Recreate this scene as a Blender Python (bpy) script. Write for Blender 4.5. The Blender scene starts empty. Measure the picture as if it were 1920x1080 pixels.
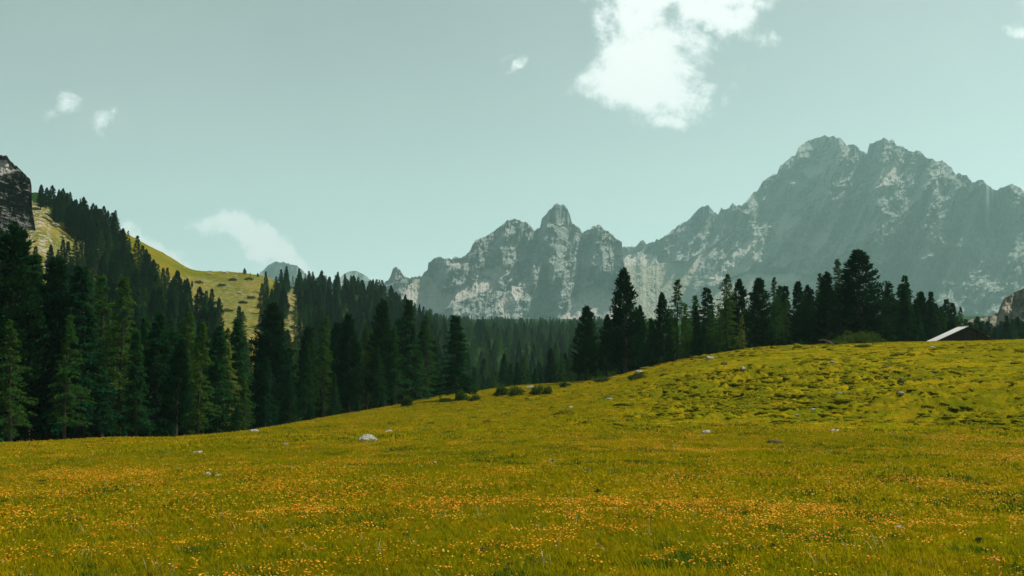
import bpy, math, random
import numpy as np
random.seed(7); RNG = np.random.default_rng(7)
S = bpy.context.scene
COL = S.collection
PI = math.pi

# ------------------------------------------------------------------ camera, sky, sun, exposure
F = 1663.0                                   # focal length in photo pixels (1920 wide)
EYE = 1.65
PITCH = math.atan(100.0 / F)
cam = bpy.data.cameras.new('camera'); camo = bpy.data.objects.new('camera', cam); COL.objects.link(camo)
cam.sensor_width = 36.0; cam.lens = 36.0 * F / 1920.0
camo.location = (0, 0, EYE); camo.rotation_euler = (PI / 2 + PITCH, 0, 0)
cam.clip_start = 0.1; cam.clip_end = 20000
S.camera = camo
SUN_EL = math.radians(57); SUN_AZ = math.radians(74)      # azimuth measured from the view axis (+Y) towards +X
sun = bpy.data.lights.new('sun', 'SUN'); suno = bpy.data.objects.new('sun', sun); COL.objects.link(suno)
sun.energy = 5.0; sun.angle = math.radians(0.53); sun.color = (1.0, 0.93, 0.80)
suno.location = (0, 0, 300)
suno.rotation_euler = (PI / 2 - SUN_EL, 0, PI - SUN_AZ)
S.view_settings.view_transform = 'Standard'; S.view_settings.look = 'None'
S.view_settings.exposure = 0.5; S.view_settings.gamma = 1.0
S.view_settings.use_curve_mapping = False
S.cycles.max_bounces = 4; S.cycles.diffuse_bounces = 2; S.cycles.volume_bounces = 0; S.cycles.transmission_bounces = 3; S.cycles.glossy_bounces = 2

class NT:
    """small helper for node trees"""
    def __init__(s, tree): s.t = tree; s.n = tree.nodes; s.l = tree.links
    def new(s, typ, **kw):
        n = s.n.new(typ)
        for k, v in kw.items(): setattr(n, k, v)
        return n
    def put(s, sock, v):
        if isinstance(v, bpy.types.NodeSocket): s.l.new(v, sock)
        elif v is not None:
            if hasattr(sock.default_value, '__len__') and not hasattr(v, '__len__'): v = (v,) * len(sock.default_value)
            if hasattr(v, '__len__') and len(v) == 3 and len(sock.default_value) == 4: v = tuple(v) + (1,)
            sock.default_value = v
    def m(s, op, a, b=None, c=None, clamp=False):
        n = s.new('ShaderNodeMath', operation=op); n.use_clamp = clamp
        s.put(n.inputs[0], a)
        if b is not None: s.put(n.inputs[1], b)
        if c is not None: s.put(n.inputs[2], c)
        return n.outputs[0]
    def vm(s, op, a, b=None, scale=None):
        n = s.new('ShaderNodeVectorMath', operation=op)
        s.put(n.inputs[0], a)
        if b is not None: s.put(n.inputs[1], b)
        if scale is not None: s.put(n.inputs['Scale'], scale)
        return n.outputs[0]
    def mix(s, f, a, b, mode='MIX'):
        n = s.new('ShaderNodeMix', data_type='RGBA', blend_type=mode)
        s.put(n.inputs[0], f); s.put(n.inputs[6], a); s.put(n.inputs[7], b)
        return n.outputs[2]
    def noise(s, vec, scale, detail=4, rough=0.55, dist=0.0, color=False, dim='3D'):
        n = s.new('ShaderNodeTexNoise'); n.noise_dimensions = dim
        s.put(n.inputs['Vector'], vec); s.put(n.inputs['Scale'], scale); s.put(n.inputs['Detail'], detail)
        s.put(n.inputs['Roughness'], rough); s.put(n.inputs['Distortion'], dist)
        return n.outputs['Color'] if color else n.outputs[0]
    def sm(s, v, a, b, lo=0.0, hi=1.0):
        n = s.new('ShaderNodeMapRange', interpolation_type='SMOOTHSTEP')
        s.put(n.inputs[0], v); s.put(n.inputs[1], a); s.put(n.inputs[2], b); s.put(n.inputs[3], lo); s.put(n.inputs[4], hi)
        return n.outputs[0]
    def xyz(s, x, y, z):
        n = s.new('ShaderNodeCombineXYZ'); s.put(n.inputs[0], x); s.put(n.inputs[1], y); s.put(n.inputs[2], z); return n.outputs[0]

def build_world():
    w = bpy.data.worlds.new('World'); S.world = w; w.use_nodes = True
    t = NT(w.node_tree); t.n.clear()
    sky = t.new('ShaderNodeTexSky', sky_type='NISHITA'); sky.sun_disc = False
    sky.sun_elevation = SUN_EL; sky.sun_rotation = SUN_AZ
    sky.air_density = 1.0; sky.dust_density = 2.2; sky.ozone_density = 1.0; sky.altitude = 1900
    bw = t.new('ShaderNodeRGBToBW'); t.l.new(sky.outputs[0], bw.inputs[0])
    mint = t.vm('SCALE', (0.84, 1.015, 0.985), scale=bw.outputs[0])
    base = t.mix(0.93, sky.outputs[0], mint)
    tc = t.new('ShaderNodeTexCoord')
    d = tc.outputs['Generated']
    sep = t.new('ShaderNodeSeparateXYZ'); t.l.new(d, sep.inputs[0])
    yy = t.m('MAXIMUM', sep.outputs[1], 0.05)
    u = t.m('DIVIDE', sep.outputs[0], yy); v = t.m('DIVIDE', sep.outputs[2], yy)
    P = t.xyz(u, v, 0.0)
    w1 = t.noise(P, 9.0, 5, 0.6, color=True)
    w2 = t.noise(P, 38.0, 5, 0.65, color=True)
    wv = t.vm('ADD', t.vm('SCALE', t.vm('SUBTRACT', w1, (0.5, 0.5, 0.5)), scale=0.085),
              t.vm('SCALE', t.vm('SUBTRACT', w2, (0.5, 0.5, 0.5)), scale=0.022))
    Q = t.vm('ADD', P, wv)
    # cloud lobes: photo px, py, half sizes in px, tilt (deg, counter-clockwise), thickness
    lobes = [(1232, 110, 118, 80, 0, 1.25), (1180, 140, 105, 52, 10, .95), (1275, 160, 80, 42, -5, .9), (1130, 155, 62, 34, 20, .7),
             (1200, 25, 90, 44, 15, .85), (1320, 22, 80, 50, -15, 1.1), (1395, 60, 60, 26, -35, .6), (1438, 72, 26, 22, 0, .42),
             (1255, 215, 60, 20, 0, .5), (1260, -30, 150, 60, 0, 1.2),
             (966, 112, 34, 12, 32, .50), (945, 90, 26, 10, 10, .32),
             (128, 186, 46, 20, 12, .62), (92, 200, 30, 14, 0, .35), (200, 232, 36, 26, -10, .58),
             (415, 418, 62, 22, -12, 1.1), (470, 452, 62, 24, -38, 1.3), (530, 486, 58, 22, -32, 1.3), (395, 468, 26, 12, 0, .2),
             (262, 452, 58, 20, -32, 1.4), (318, 486, 66, 26, -24, 1.5), (350, 512, 60, 22, -10, 1.2),
             (1908, 62, 34, 22, 25, .75), (1960, 30, 60, 40, 0, 1.1),
             (-420, 180, 200, 80, 0, 1.0), (2500, 260, 240, 90, 0, 1.1), (700, -700, 360, 190, 0, 1.2), (1900, -500, 300, 150, 0, 1.0)]
    tot = None
    for (px, py, a, b, ang, th) in lobes:
        sx = (px - 960) / F; sy = (540 - py) / F
        X, Y, Z = sx, math.cos(PITCH) - sy * math.sin(PITCH), math.sin(PITCH) + sy * math.cos(PITCH)
        cu, cv = X / Y, Z / Y
        mp = t.new('ShaderNodeMapping', vector_type='TEXTURE')
        mp.inputs['Location'].default_value = (cu, cv, 0)
        mp.inputs['Rotation'].default_value = (0, 0, math.radians(ang))
        mp.inputs['Scale'].default_value = (a / F * 1.35, b / F * 1.35, 1)
        t.l.new(Q, mp.inputs['Vector'])
        ln = t.new('ShaderNodeVectorMath', operation='LENGTH'); t.l.new(mp.outputs[0], ln.inputs[0])
        q = t.sm(ln.outputs['Value'], 0.1, 1.22, th * 1.15, 0.0)
        tot = q if tot is None else t.m('MAXIMUM', tot, q)
    front = t.sm(sep.outputs[1], 0.10, 0.3)
    n3 = t.noise(P, 11.0, 12, 0.68, 0.25)
    n3 = t.m('MULTIPLY_ADD', n3, 4.0, -2.0)
    n4 = t.m('MULTIPLY_ADD', t.noise(P, 44.0, 8, 0.7), 1.5, -0.75)
    n3 = t.m('ADD', n3, n4)
    dens = t.m('ADD', tot, t.m('MULTIPLY', n3, t.m('MINIMUM', t.m('MULTIPLY', tot, 2.0), 0.9)))
    cl = t.m('MULTIPLY', t.m('POWER', t.sm(dens, 0.02, 0.95), 1.25), front)
    # very thin veil, lighter round the clouds
    veil = t.m('MULTIPLY', t.sm(t.noise(P, 2.2, 4, 0.6), 0.35, 0.8), 0.10)
    cloudc = t.mix(t.sm(dens, 0.2, 1.3), (4.8, 5.3, 5.2), (5.9, 5.95, 5.95))
    cf = t.m('MAXIMUM', cl, veil)
    out = t.mix(cf, base, cloudc)
    bg = t.new('ShaderNodeBackground'); t.l.new(out, bg.inputs[0]); bg.inputs[1].default_value = 0.132
    o = t.new('ShaderNodeOutputWorld'); t.l.new(bg.outputs[0], o.inputs[0])
build_world()

# ------------------------------------------------------------------ maths helpers
def W(px, py, r):
    """world point seen at photo pixel (px, py) at horizontal distance r (arrays welcome)"""
    px = np.asarray(px, float); py = np.asarray(py, float)
    sx = (px - 960) / F; sy = (540 - py) / F
    X = sx; Y = math.cos(PITCH) - sy * math.sin(PITCH); Z = math.sin(PITCH) + sy * math.cos(PITCH)
    h = np.sqrt(X * X + Y * Y)
    return X / h * r, Y / h * r, Z / h * r + EYE
def proj(x, y, z):
    z = z - EYE
    f = y * math.cos(PITCH) + z * math.sin(PITCH); up = -y * math.sin(PITCH) + z * math.cos(PITCH)
    return 960 + F * x / f, 540 - F * up / f
def azpx(px): return math.atan2((px - 960) / F, math.cos(PITCH))

def _h(ix, iy, iz, seed):
    with np.errstate(over='ignore'):
        h = (ix.astype(np.int64) * 374761393 + iy.astype(np.int64) * 668265263 + iz.astype(np.int64) * 2147483647 + seed * 974711) & 0xffffffff
        h = ((h ^ (h >> 13)) * 1274126177) & 0xffffffff
        h = ((h ^ (h >> 16)) * 2246822519) & 0xffffffff
        h = h ^ (h >> 15)
    return (h & 0xffffff).astype(np.float64) / 0xffffff
def vnoise(x, y, z, seed=0):
    x, y, z = np.broadcast_arrays(np.asarray(x, float), np.asarray(y, float), np.asarray(z, float))
    xi, yi, zi = np.floor(x), np.floor(y), np.floor(z)
    fx, fy, fz = x - xi, y - yi, z - zi
    fx = fx * fx * fx * (fx * (fx * 6 - 15) + 10); fy = fy * fy * fy * (fy * (fy * 6 - 15) + 10); fz = fz * fz * fz * (fz * (fz * 6 - 15) + 10)
    r = 0
    for a in (0, 1):
        for b in (0, 1):
            for c in (0, 1):
                r = r + _h(xi + a, yi + b, zi + c, seed) * (fx if a else 1 - fx) * (fy if b else 1 - fy) * (fz if c else 1 - fz)
    return r * 2 - 1
def fbm(x, y, z=0.0, octs=5, gain=0.5, seed=0):
    s = 0; a = 1; n = 0
    for o in range(octs):
        s = s + a * vnoise(x * 2**o + 17.3 * o, y * 2**o + 5.1 * o, z * 2**o + 9.7 * o, seed + o); n += a; a *= gain
    return s / n
def ridged(x, y, z=0.0, octs=5, gain=0.5, seed=0):
    s = 0; a = 1; n = 0
    for o in range(octs):
        s = s + a * (1 - 2 * np.abs(vnoise(x * 2**o + 11.3 * o, y * 2**o + 3.1 * o, z * 2**o, seed + o))); n += a; a *= gain
    return s / n
def cells(x, y, seed=0):
    """cell noise: height of the nearest cell and distance to it"""
    xi, yi = np.floor(x), np.floor(y); best = np.full(x.shape, 9.0); val = np.zeros(x.shape)
    for a in (-1, 0, 1):
        for b in (-1, 0, 1):
            cx = xi + a; cy = yi + b
            dx = cx + _h(cx, cy, cx * 0, seed) - x; dy = cy + _h(cx, cy, cx * 0 + 1, seed) - y
            d = dx * dx + dy * dy; k = d < best
            tilt = (_h(cx, cy, cx * 0 + 3, seed) - .5) * dx * 1.5 + (_h(cx, cy, cx * 0 + 4, seed) - .5) * dy * 1.5
            best = np.where(k, d, best); val = np.where(k, _h(cx, cy, cx * 0 + 2, seed) * 2 - 1 + tilt, val)
    return val, np.sqrt(best)
def hermite(xk, yk, x):
    """smooth interpolation; yk may be (n, m)"""
    xk = np.asarray(xk, float); yk = np.asarray(yk, float); x = np.clip(x, xk[0], xk[-1])
    d = np.diff(yk, axis=0) / np.diff(xk).reshape((-1,) + (1,) * (yk.ndim - 1))
    mm = np.zeros_like(yk); mm[0] = d[0]; mm[-1] = d[-1]
    same = d[1:] * d[:-1] > 0
    hm = 2 * d[1:] * d[:-1] / np.where(same, d[1:] + d[:-1], 1)
    mm[1:-1] = np.where(same, hm, 0)
    i = np.clip(np.searchsorted(xk, x, side='right') - 1, 0, len(xk) - 2)
    h = (xk[i + 1] - xk[i]); t = (x - xk[i]) / h
    sh = (-1,) + (1,) * (yk.ndim - 1); h = h.reshape(sh); t = t.reshape(sh)
    return ((2*t**3-3*t**2+1) * yk[i] + (t**3-2*t**2+t) * h * mm[i] + (-2*t**3+3*t**2) * yk[i+1] + (t**3-t**2) * h * mm[i+1])
def sstep(v, a, b):
    t = np.clip((v - a) / (b - a), 0, 1); return t * t * (3 - 2 * t)
def inpoly(px, py, poly):
    r = np.zeros(np.shape(px), bool); n = len(poly)
    for i in range(n):
        x1, y1 = poly[i]; x2, y2 = poly[(i + 1) % n]
        if y1 == y2: continue
        c = ((y1 > py) != (y2 > py)) & (px < (x2 - x1) * (py - y1) / (y2 - y1) + x1)
        r ^= c
    return r

# ------------------------------------------------------------------ object helpers
def mesh_np(name, verts, faces, mat=None, smooth=False, mats=None, midx=None):
    """faces: (n,3) or (n,4) int array"""
    me = bpy.data.meshes.new(name)
    verts = np.ascontiguousarray(verts, np.float32); faces = np.ascontiguousarray(faces, np.int32)
    k = faces.shape[1]
    me.vertices.add(len(verts)); me.vertices.foreach_set('co', verts.ravel())
    me.loops.add(faces.size); me.loops.foreach_set('vertex_index', faces.ravel())
    me.polygons.add(len(faces)); me.polygons.foreach_set('loop_start', np.arange(0, faces.size, k, dtype=np.int32))
    for mt in (mats or ([mat] if mat else [])): me.materials.append(mt)
    if midx is not None: me.polygons.foreach_set('material_index', np.asarray(midx, np.int32))
    me.polygons.foreach_set('use_smooth', np.full(len(faces), smooth))
    me.update(calc_edges=True); me.validate()
    return me
def link(name, me, parent=None):
    o = bpy.data.objects.new(name, me); COL.objects.link(o)
    if parent is not None: o.parent = parent
    return o
def tag(o, label=None, cat=None, group=None, kind=None):
    if label: o['label'] = label
    if cat: o['category'] = cat
    if group: o['group'] = group
    if kind: o['kind'] = kind
    return o
def thing(name, label, cat, loc=(0, 0, 0), rz=0.0, group=None):
    o = bpy.data.objects.new(name, None); COL.objects.link(o); o.location = loc; o.rotation_euler = (0, 0, rz)
    o.empty_display_size = 0.3
    return tag(o, label, cat, group)
def tube(pts, rad, n=6):
    """tapered tube; returns verts, quads (caps left open except tip)"""
    pts = np.asarray(pts, float); V = []; Q = []
    for i, p in enumerate(pts):
        d = pts[min(i + 1, len(pts) - 1)] - pts[max(i - 1, 0)]; d /= np.linalg.norm(d) + 1e-9
        a = np.cross(d, (0.3, 0.9, 0.1) if abs(d[2]) > 0.8 else (0, 0, 1)); a /= np.linalg.norm(a) + 1e-9; b = np.cross(d, a)
        for k in range(n):
            t = 2 * PI * k / n; V.append(p + rad[i] * (a * math.cos(t) + b * math.sin(t)))
    for i in range(len(pts) - 1):
        for k in range(n):
            Q.append((i * n + k, i * n + (k + 1) % n, (i + 1) * n + (k + 1) % n, (i + 1) * n + k))
    return np.array(V), np.array(Q)
class MB:
    def __init__(s): s.v = []; s.f = []; s.n = 0
    def add(s, v, f):
        v = np.asarray(v, float); f = np.asarray(f, int)
        if f.shape[1] == 3: f = np.concatenate([f, f[:, 2:3]], 1)
        s.v.append(v); s.f.append(f + s.n); s.n += len(v)
    def box(s, c, h, R=None):
        v = np.array([(x, y, z) for x in (-1, 1) for y in (-1, 1) for z in (-1, 1)], float) * h
        if R is not None: v = v @ np.asarray(R).T
        s.add(v + np.asarray(c), [(0, 1, 3, 2), (4, 6, 7, 5), (0, 4, 5, 1), (2, 3, 7, 6), (0, 2, 6, 4), (1, 5, 7, 3)])
    def mesh(s, name, mat, smooth=False):
        v = np.concatenate(s.v); f = np.concatenate(s.f)
        me = bpy.data.meshes.new(name)
        me.from_pydata(v.tolist(), [], [tuple(q[:3]) if q[2] == q[3] else tuple(q) for q in f.tolist()])
        if mat: me.materials.append(mat)
        me.polygons.foreach_set('use_smooth', np.full(len(me.polygons), smooth)); me.update()
        return me

# ------------------------------------------------------------------ materials
def newmat(name):
    m = bpy.data.materials.new(name); m.use_nodes = True; t = NT(m.node_tree); t.n.clear()
    out = t.new('ShaderNodeOutputMaterial'); return m, t, out
def finish(t, out, col, rough=0.9, bump=None, bs=0.5, bd=0.1, transl=0.0, tcol=None, spec=0.2):
    p = t.new('ShaderNodeBsdfPrincipled'); t.put(p.inputs['Base Color'], col); t.put(p.inputs['Roughness'], rough)
    p.inputs['Specular IOR Level'].default_value = spec
    if bump is not None:
        b = t.new('ShaderNodeBump'); b.inputs['Strength'].default_value = bs; b.inputs['Distance'].default_value = bd
        t.l.new(bump, b.inputs['Height']); t.l.new(b.outputs[0], p.inputs['Normal'])
    sh = p.outputs[0]
    if transl > 0:
        tr = t.new('ShaderNodeBsdfTranslucent'); t.put(tr.inputs[0], tcol if tcol is not None else col)
        mx = t.new('ShaderNodeMixShader'); mx.inputs[0].default_value = transl
        t.l.new(sh, mx.inputs[1]); t.l.new(tr.outputs[0], mx.inputs[2]); sh = mx.outputs[0]
    t.l.new(sh, out.inputs[0])
def geo_pos(t): return t.new('ShaderNodeNewGeometry').outputs['Position']
def attr(t, name): return t.new('ShaderNodeAttribute', attribute_name=name).outputs['Fac']

def meadow_color(t, P):
    """shared by the soil sheet and the grass tufts so that patches run on"""
    big = t.noise(P, 0.045, 4, 0.6); mid = t.noise(P, 0.33, 5, 0.65); fine = t.noise(P, 3.0, 5, 0.7); wide = t.noise(P, 0.9, 3, 0.6)
    green = (0.095, 0.115, 0.003); olive = (0.27, 0.215, 0.003); gold = (0.44, 0.26, 0.004); rust = (0.42, 0.14, 0.006)
    c = t.mix(t.sm(t.m('ADD', big, t.m('MULTIPLY', mid, 0.6)), 0.62, 0.98), green, olive)
    c = t.mix(t.m('MULTIPLY', t.sm(t.noise(P, 0.02, 4, 0.6), 0.42, 0.62), 0.40), c, (0.10, 0.12, 0.003))
    c = t.mix(t.m('MULTIPLY', t.sm(mid, 0.48, 0.72), 0.55), c, gold)
    c = t.mix(t.m('MULTIPLY', t.sm(wide, 0.46, 0.70), 0.50), c, rust)
    c = t.mix(t.m('MULTIPLY', t.sm(fine, 0.62, 0.40), 0.55), c, (0.045, 0.080, 0.004))
    return c, mid, fine

def make_materials():
    M = {}
    # meadow soil / turf sheet
    m, t, out = newmat('turf'); P = geo_pos(t)
    c, mid, fine = meadow_color(t, P)
    hum = attr(t, 'hummock'); c = t.mix(t.m('MULTIPLY', hum, 0.8), c, t.mix(t.sm(mid, .4, .6), (0.085, 0.090, 0.003), (0.17, 0.135, 0.004)))
    far = attr(t, 'hill')
    hn = t.noise(P, 0.05, 5, 0.6); hf = t.noise(P, 0.6, 4, 0.7)
    hc = t.mix(t.sm(hn, 0.35, 0.65), (0.075, 0.085, 0.007), (0.13, 0.108, 0.012))
    hc = t.mix(t.m('MULTIPLY', t.sm(hf, 0.5, 0.72), 0.5), hc, (0.06, 0.075, 0.02))
    c = t.mix(far, c, hc)
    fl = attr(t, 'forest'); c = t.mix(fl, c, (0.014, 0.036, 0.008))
    rk = attr(t, 'rubble'); rn = t.sm(t.noise(P, 0.5, 6, 0.7), 0.46, 0.6)
    c = t.mix(t.m('MULTIPLY', rk, rn), c, (0.26, 0.23, 0.19))
    nb = t.m('ADD', t.noise(P, 6.0, 5, 0.7), t.m('MULTIPLY', t.noise(P, 40.0, 3, 0.6), 0.3))
    finish(t, out, c, 1.0, nb, 0.9, 0.08, spec=0.0); M['turf'] = m
    m, t, out = newmat('hummock_turf'); P = geo_pos(t); rn = t.new('ShaderNodeObjectInfo').outputs['Random']
    c = t.mix(t.noise(P, 0.35, 4, 0.7), (0.085, 0.090, 0.003), (0.20, 0.155, 0.005)); c = t.mix(t.m('MULTIPLY', rn, 0.5), c, (0.13, 0.125, 0.004))
    c = t.mix(t.sm(t.noise(P, 7.0, 4, 0.7), 0.55, 0.40), c, (0.035, 0.055, 0.004))
    finish(t, out, c, 1.0, t.noise(P, 14, 5, 0.75), 1.0, 0.06, spec=0.0); M['hummock_turf'] = m
    # grass blades
    m, t, out = newmat('grass'); P = geo_pos(t)
    c, mid, fine = meadow_color(t, P)
    rn = t.new('ShaderNodeObjectInfo').outputs['Random']
    c = t.mix(0.6, c, t.mix(t.sm(rn, 0.0, 1.0), (0.09, 0.115, 0.003), (0.38, 0.28, 0.004)))
    finish(t, out, c, 0.6, transl=0.42, tcol=t.mix(0.5, c, (0.38, 0.36, 0.005)), spec=0.0); M['grass'] = m
    m, t, out = newmat('dark_leaf'); P = geo_pos(t)
    c = t.mix(t.noise(P, 6, 3), (0.030, 0.070, 0.006), (0.075, 0.125, 0.008)); finish(t, out, c, 0.6, transl=0.3, spec=0.0); M['dark_leaf'] = m
    m, t, out = newmat('dry_stalk'); P = geo_pos(t)
    c = t.mix(t.noise(P, 9, 3), (0.30, 0.27, 0.12), (0.46, 0.42, 0.24)); finish(t, out, c, 0.8, transl=0.3); M['dry'] = m
    m, t, out = newmat('flower_orange')
    rn = t.new('ShaderNodeObjectInfo').outputs['Random']; n = t.noise(geo_pos(t), 14, 2)
    c = t.mix(t.sm(t.m('ADD', t.m('MULTIPLY', rn, .6), t.m('MULTIPLY', n, .5)), 0.2, 0.85), (0.78, 0.19, 0.006), (0.92, 0.46, 0.02))
    finish(t, out, c, 0.6, transl=0.35, spec=0.2); M['orange'] = m
    m, t, out = newmat('flower_white'); finish(t, out, (0.72, 0.70, 0.58), 0.6, transl=0.3); M['white'] = m
    m, t, out = newmat('flower_yellow'); finish(t, out, (0.80, 0.55, 0.03), 0.6, transl=0.3); M['yellow'] = m
    m, t, out = newmat('yellow_leaf'); finish(t, out, (0.42, 0.40, 0.02), 0.7, transl=0.3, spec=0.0); M['flower_yellow_leaf'] = m
    # needles
    for nm, c1, c2, tl in (('spruce_needles', (0.003, 0.030, 0.015), (0.012, 0.052, 0.016), 0.18),
                           ('stone_pine_needles', (0.002, 0.021, 0.011), (0.008, 0.036, 0.013), 0.08),
                           ('larch_needles', (0.010, 0.054, 0.016), (0.042, 0.092, 0.016), 0.30),
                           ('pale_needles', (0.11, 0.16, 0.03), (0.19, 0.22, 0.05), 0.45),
                           ('shrub_leaves', (0.022, 0.050, 0.014), (0.06, 0.085, 0.02), 0.25)):
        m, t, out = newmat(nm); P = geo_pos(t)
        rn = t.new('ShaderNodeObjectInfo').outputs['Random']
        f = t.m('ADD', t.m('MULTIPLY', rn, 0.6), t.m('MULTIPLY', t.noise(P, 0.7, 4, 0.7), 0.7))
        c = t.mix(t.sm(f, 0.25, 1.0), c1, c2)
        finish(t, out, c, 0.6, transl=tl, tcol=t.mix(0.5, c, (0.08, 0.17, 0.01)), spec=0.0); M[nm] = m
    m, t, out = newmat('bark'); P = geo_pos(t)
    st = t.noise(t.vm('MULTIPLY', P, (6, 6, 1.5)), 2, 5, 0.7)
    finish(t, out, t.mix(st, (0.020, 0.017, 0.013), (0.060, 0.050, 0.040)), 0.95, st, 0.8, 0.05); M['bark'] = m
    # rock faces of the mountains
    for nm, a, b, tn in (('limestone', (0.135, 0.165, 0.155), (0.235, 0.255, 0.245), (0.27, 0.262, 0.245)),
                         ('dark_rock', (0.022, 0.026, 0.024), (0.085, 0.088, 0.082), (0.24, 0.225, 0.20)),
                         ('tan_rock', (0.15, 0.14, 0.10), (0.30, 0.26, 0.19), (0.34, 0.29, 0.22))):
        m, t, out = newmat(nm); P = geo_pos(t)
        k = 1.0 if nm == 'limestone' else 5.0
        n1 = t.noise(t.vm('MULTIPLY', P, (1, 1, 0.35)), 0.012 * k, 8, 0.65, 0.6)
        n2 = t.noise(t.vm('MULTIPLY', P, (1, 1, 0.30)), 0.09 * k, 6, 0.7, 0.4)
        n3 = t.noise(t.vm('MULTIPLY', P, (1, 1, 3.0)), 0.03 * k, 6, 0.7)
        c = t.mix(t.sm(t.m('ADD', t.m('MULTIPLY', n1, .55), t.m('MULTIPLY', n2, .45)), 0.36, 0.66), a, b)
        c = t.mix(t.m('MULTIPLY', t.sm(n3, 0.52, 0.70), 0.45), c, tn)
        gx = t.new('ShaderNodeNewGeometry'); sz = t.new('ShaderNodeSeparateXYZ'); t.l.new(gx.outputs['Normal'], sz.inputs[0])
        ledge = t.sm(sz.outputs[2], 0.62, 0.88)
        c = t.mix(t.m('MULTIPLY', ledge, 0.5), c, tn)
        sc = attr(t, 'scree'); sn = t.mix(t.sm(n2, 0.35, 0.65), (0.30, 0.28, 0.26), (0.42, 0.395, 0.37))
        c = t.mix(sc, c, sn)
        gr = t.m('MULTIPLY', attr(t, 'sward'), t.sm(n2, 0.35, 0.55)); c = t.mix(gr, c, (0.25, 0.24, 0.17))
        bn = t.m('ADD', n2, t.m('MULTIPLY', t.noise(P, 0.5 * k, 5, 0.7), 0.35))
        finish(t, out, c, 0.95, bn, 0.9, 9.0 / k, spec=0.1); M[nm] = m
    m, t, out = newmat('stone'); P = geo_pos(t)
    n = t.noise(P, 7, 7, 0.7); c = t.mix(t.sm(n, 0.35, 0.65), (0.10, 0.10, 0.085), (0.36, 0.33, 0.28))
    finish(t, out, c, 0.9, n, 0.8, 0.05); M['stone'] = m
    m, t, out = newmat('earth'); P = geo_pos(t)
    n = t.noise(P, 5, 6, 0.7); finish(t, out, t.mix(n, (0.020, 0.026, 0.008), (0.085, 0.080, 0.020)), 1.0, n, 0.9, 0.06); M['earth'] = m
    m, t, out = newmat('weathered_boards'); P = geo_pos(t)
    n = t.noise(t.vm('MULTIPLY', P, (5, 5, 0.7)), 2, 5, 0.7); rn = t.new('ShaderNodeObjectInfo').outputs['Random']
    finish(t, out, t.mix(t.m('MULTIPLY', t.m('ADD', n, rn), .5), (0.012, 0.010, 0.009), (0.042, 0.032, 0.027)), 0.9, n, 0.5, 0.01); M['boards'] = m
    m, t, out = newmat('pale_metal_roof'); P = geo_pos(t)
    n = t.noise(P, 2.2, 5, 0.6); finish(t, out, t.mix(n, (0.80, 0.77, 0.76), (0.90, 0.88, 0.87)), 0.38, spec=0.6); M['roof'] = m
    m, t, out = newmat('dead_wood'); P = geo_pos(t)
    n = t.noise(P, 8, 5, 0.7); finish(t, out, t.mix(n, (0.06, 0.055, 0.03), (0.16, 0.14, 0.08)), 0.9, n, 0.5, 0.01); M['dead'] = m
    return M
M = make_materials()

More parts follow.
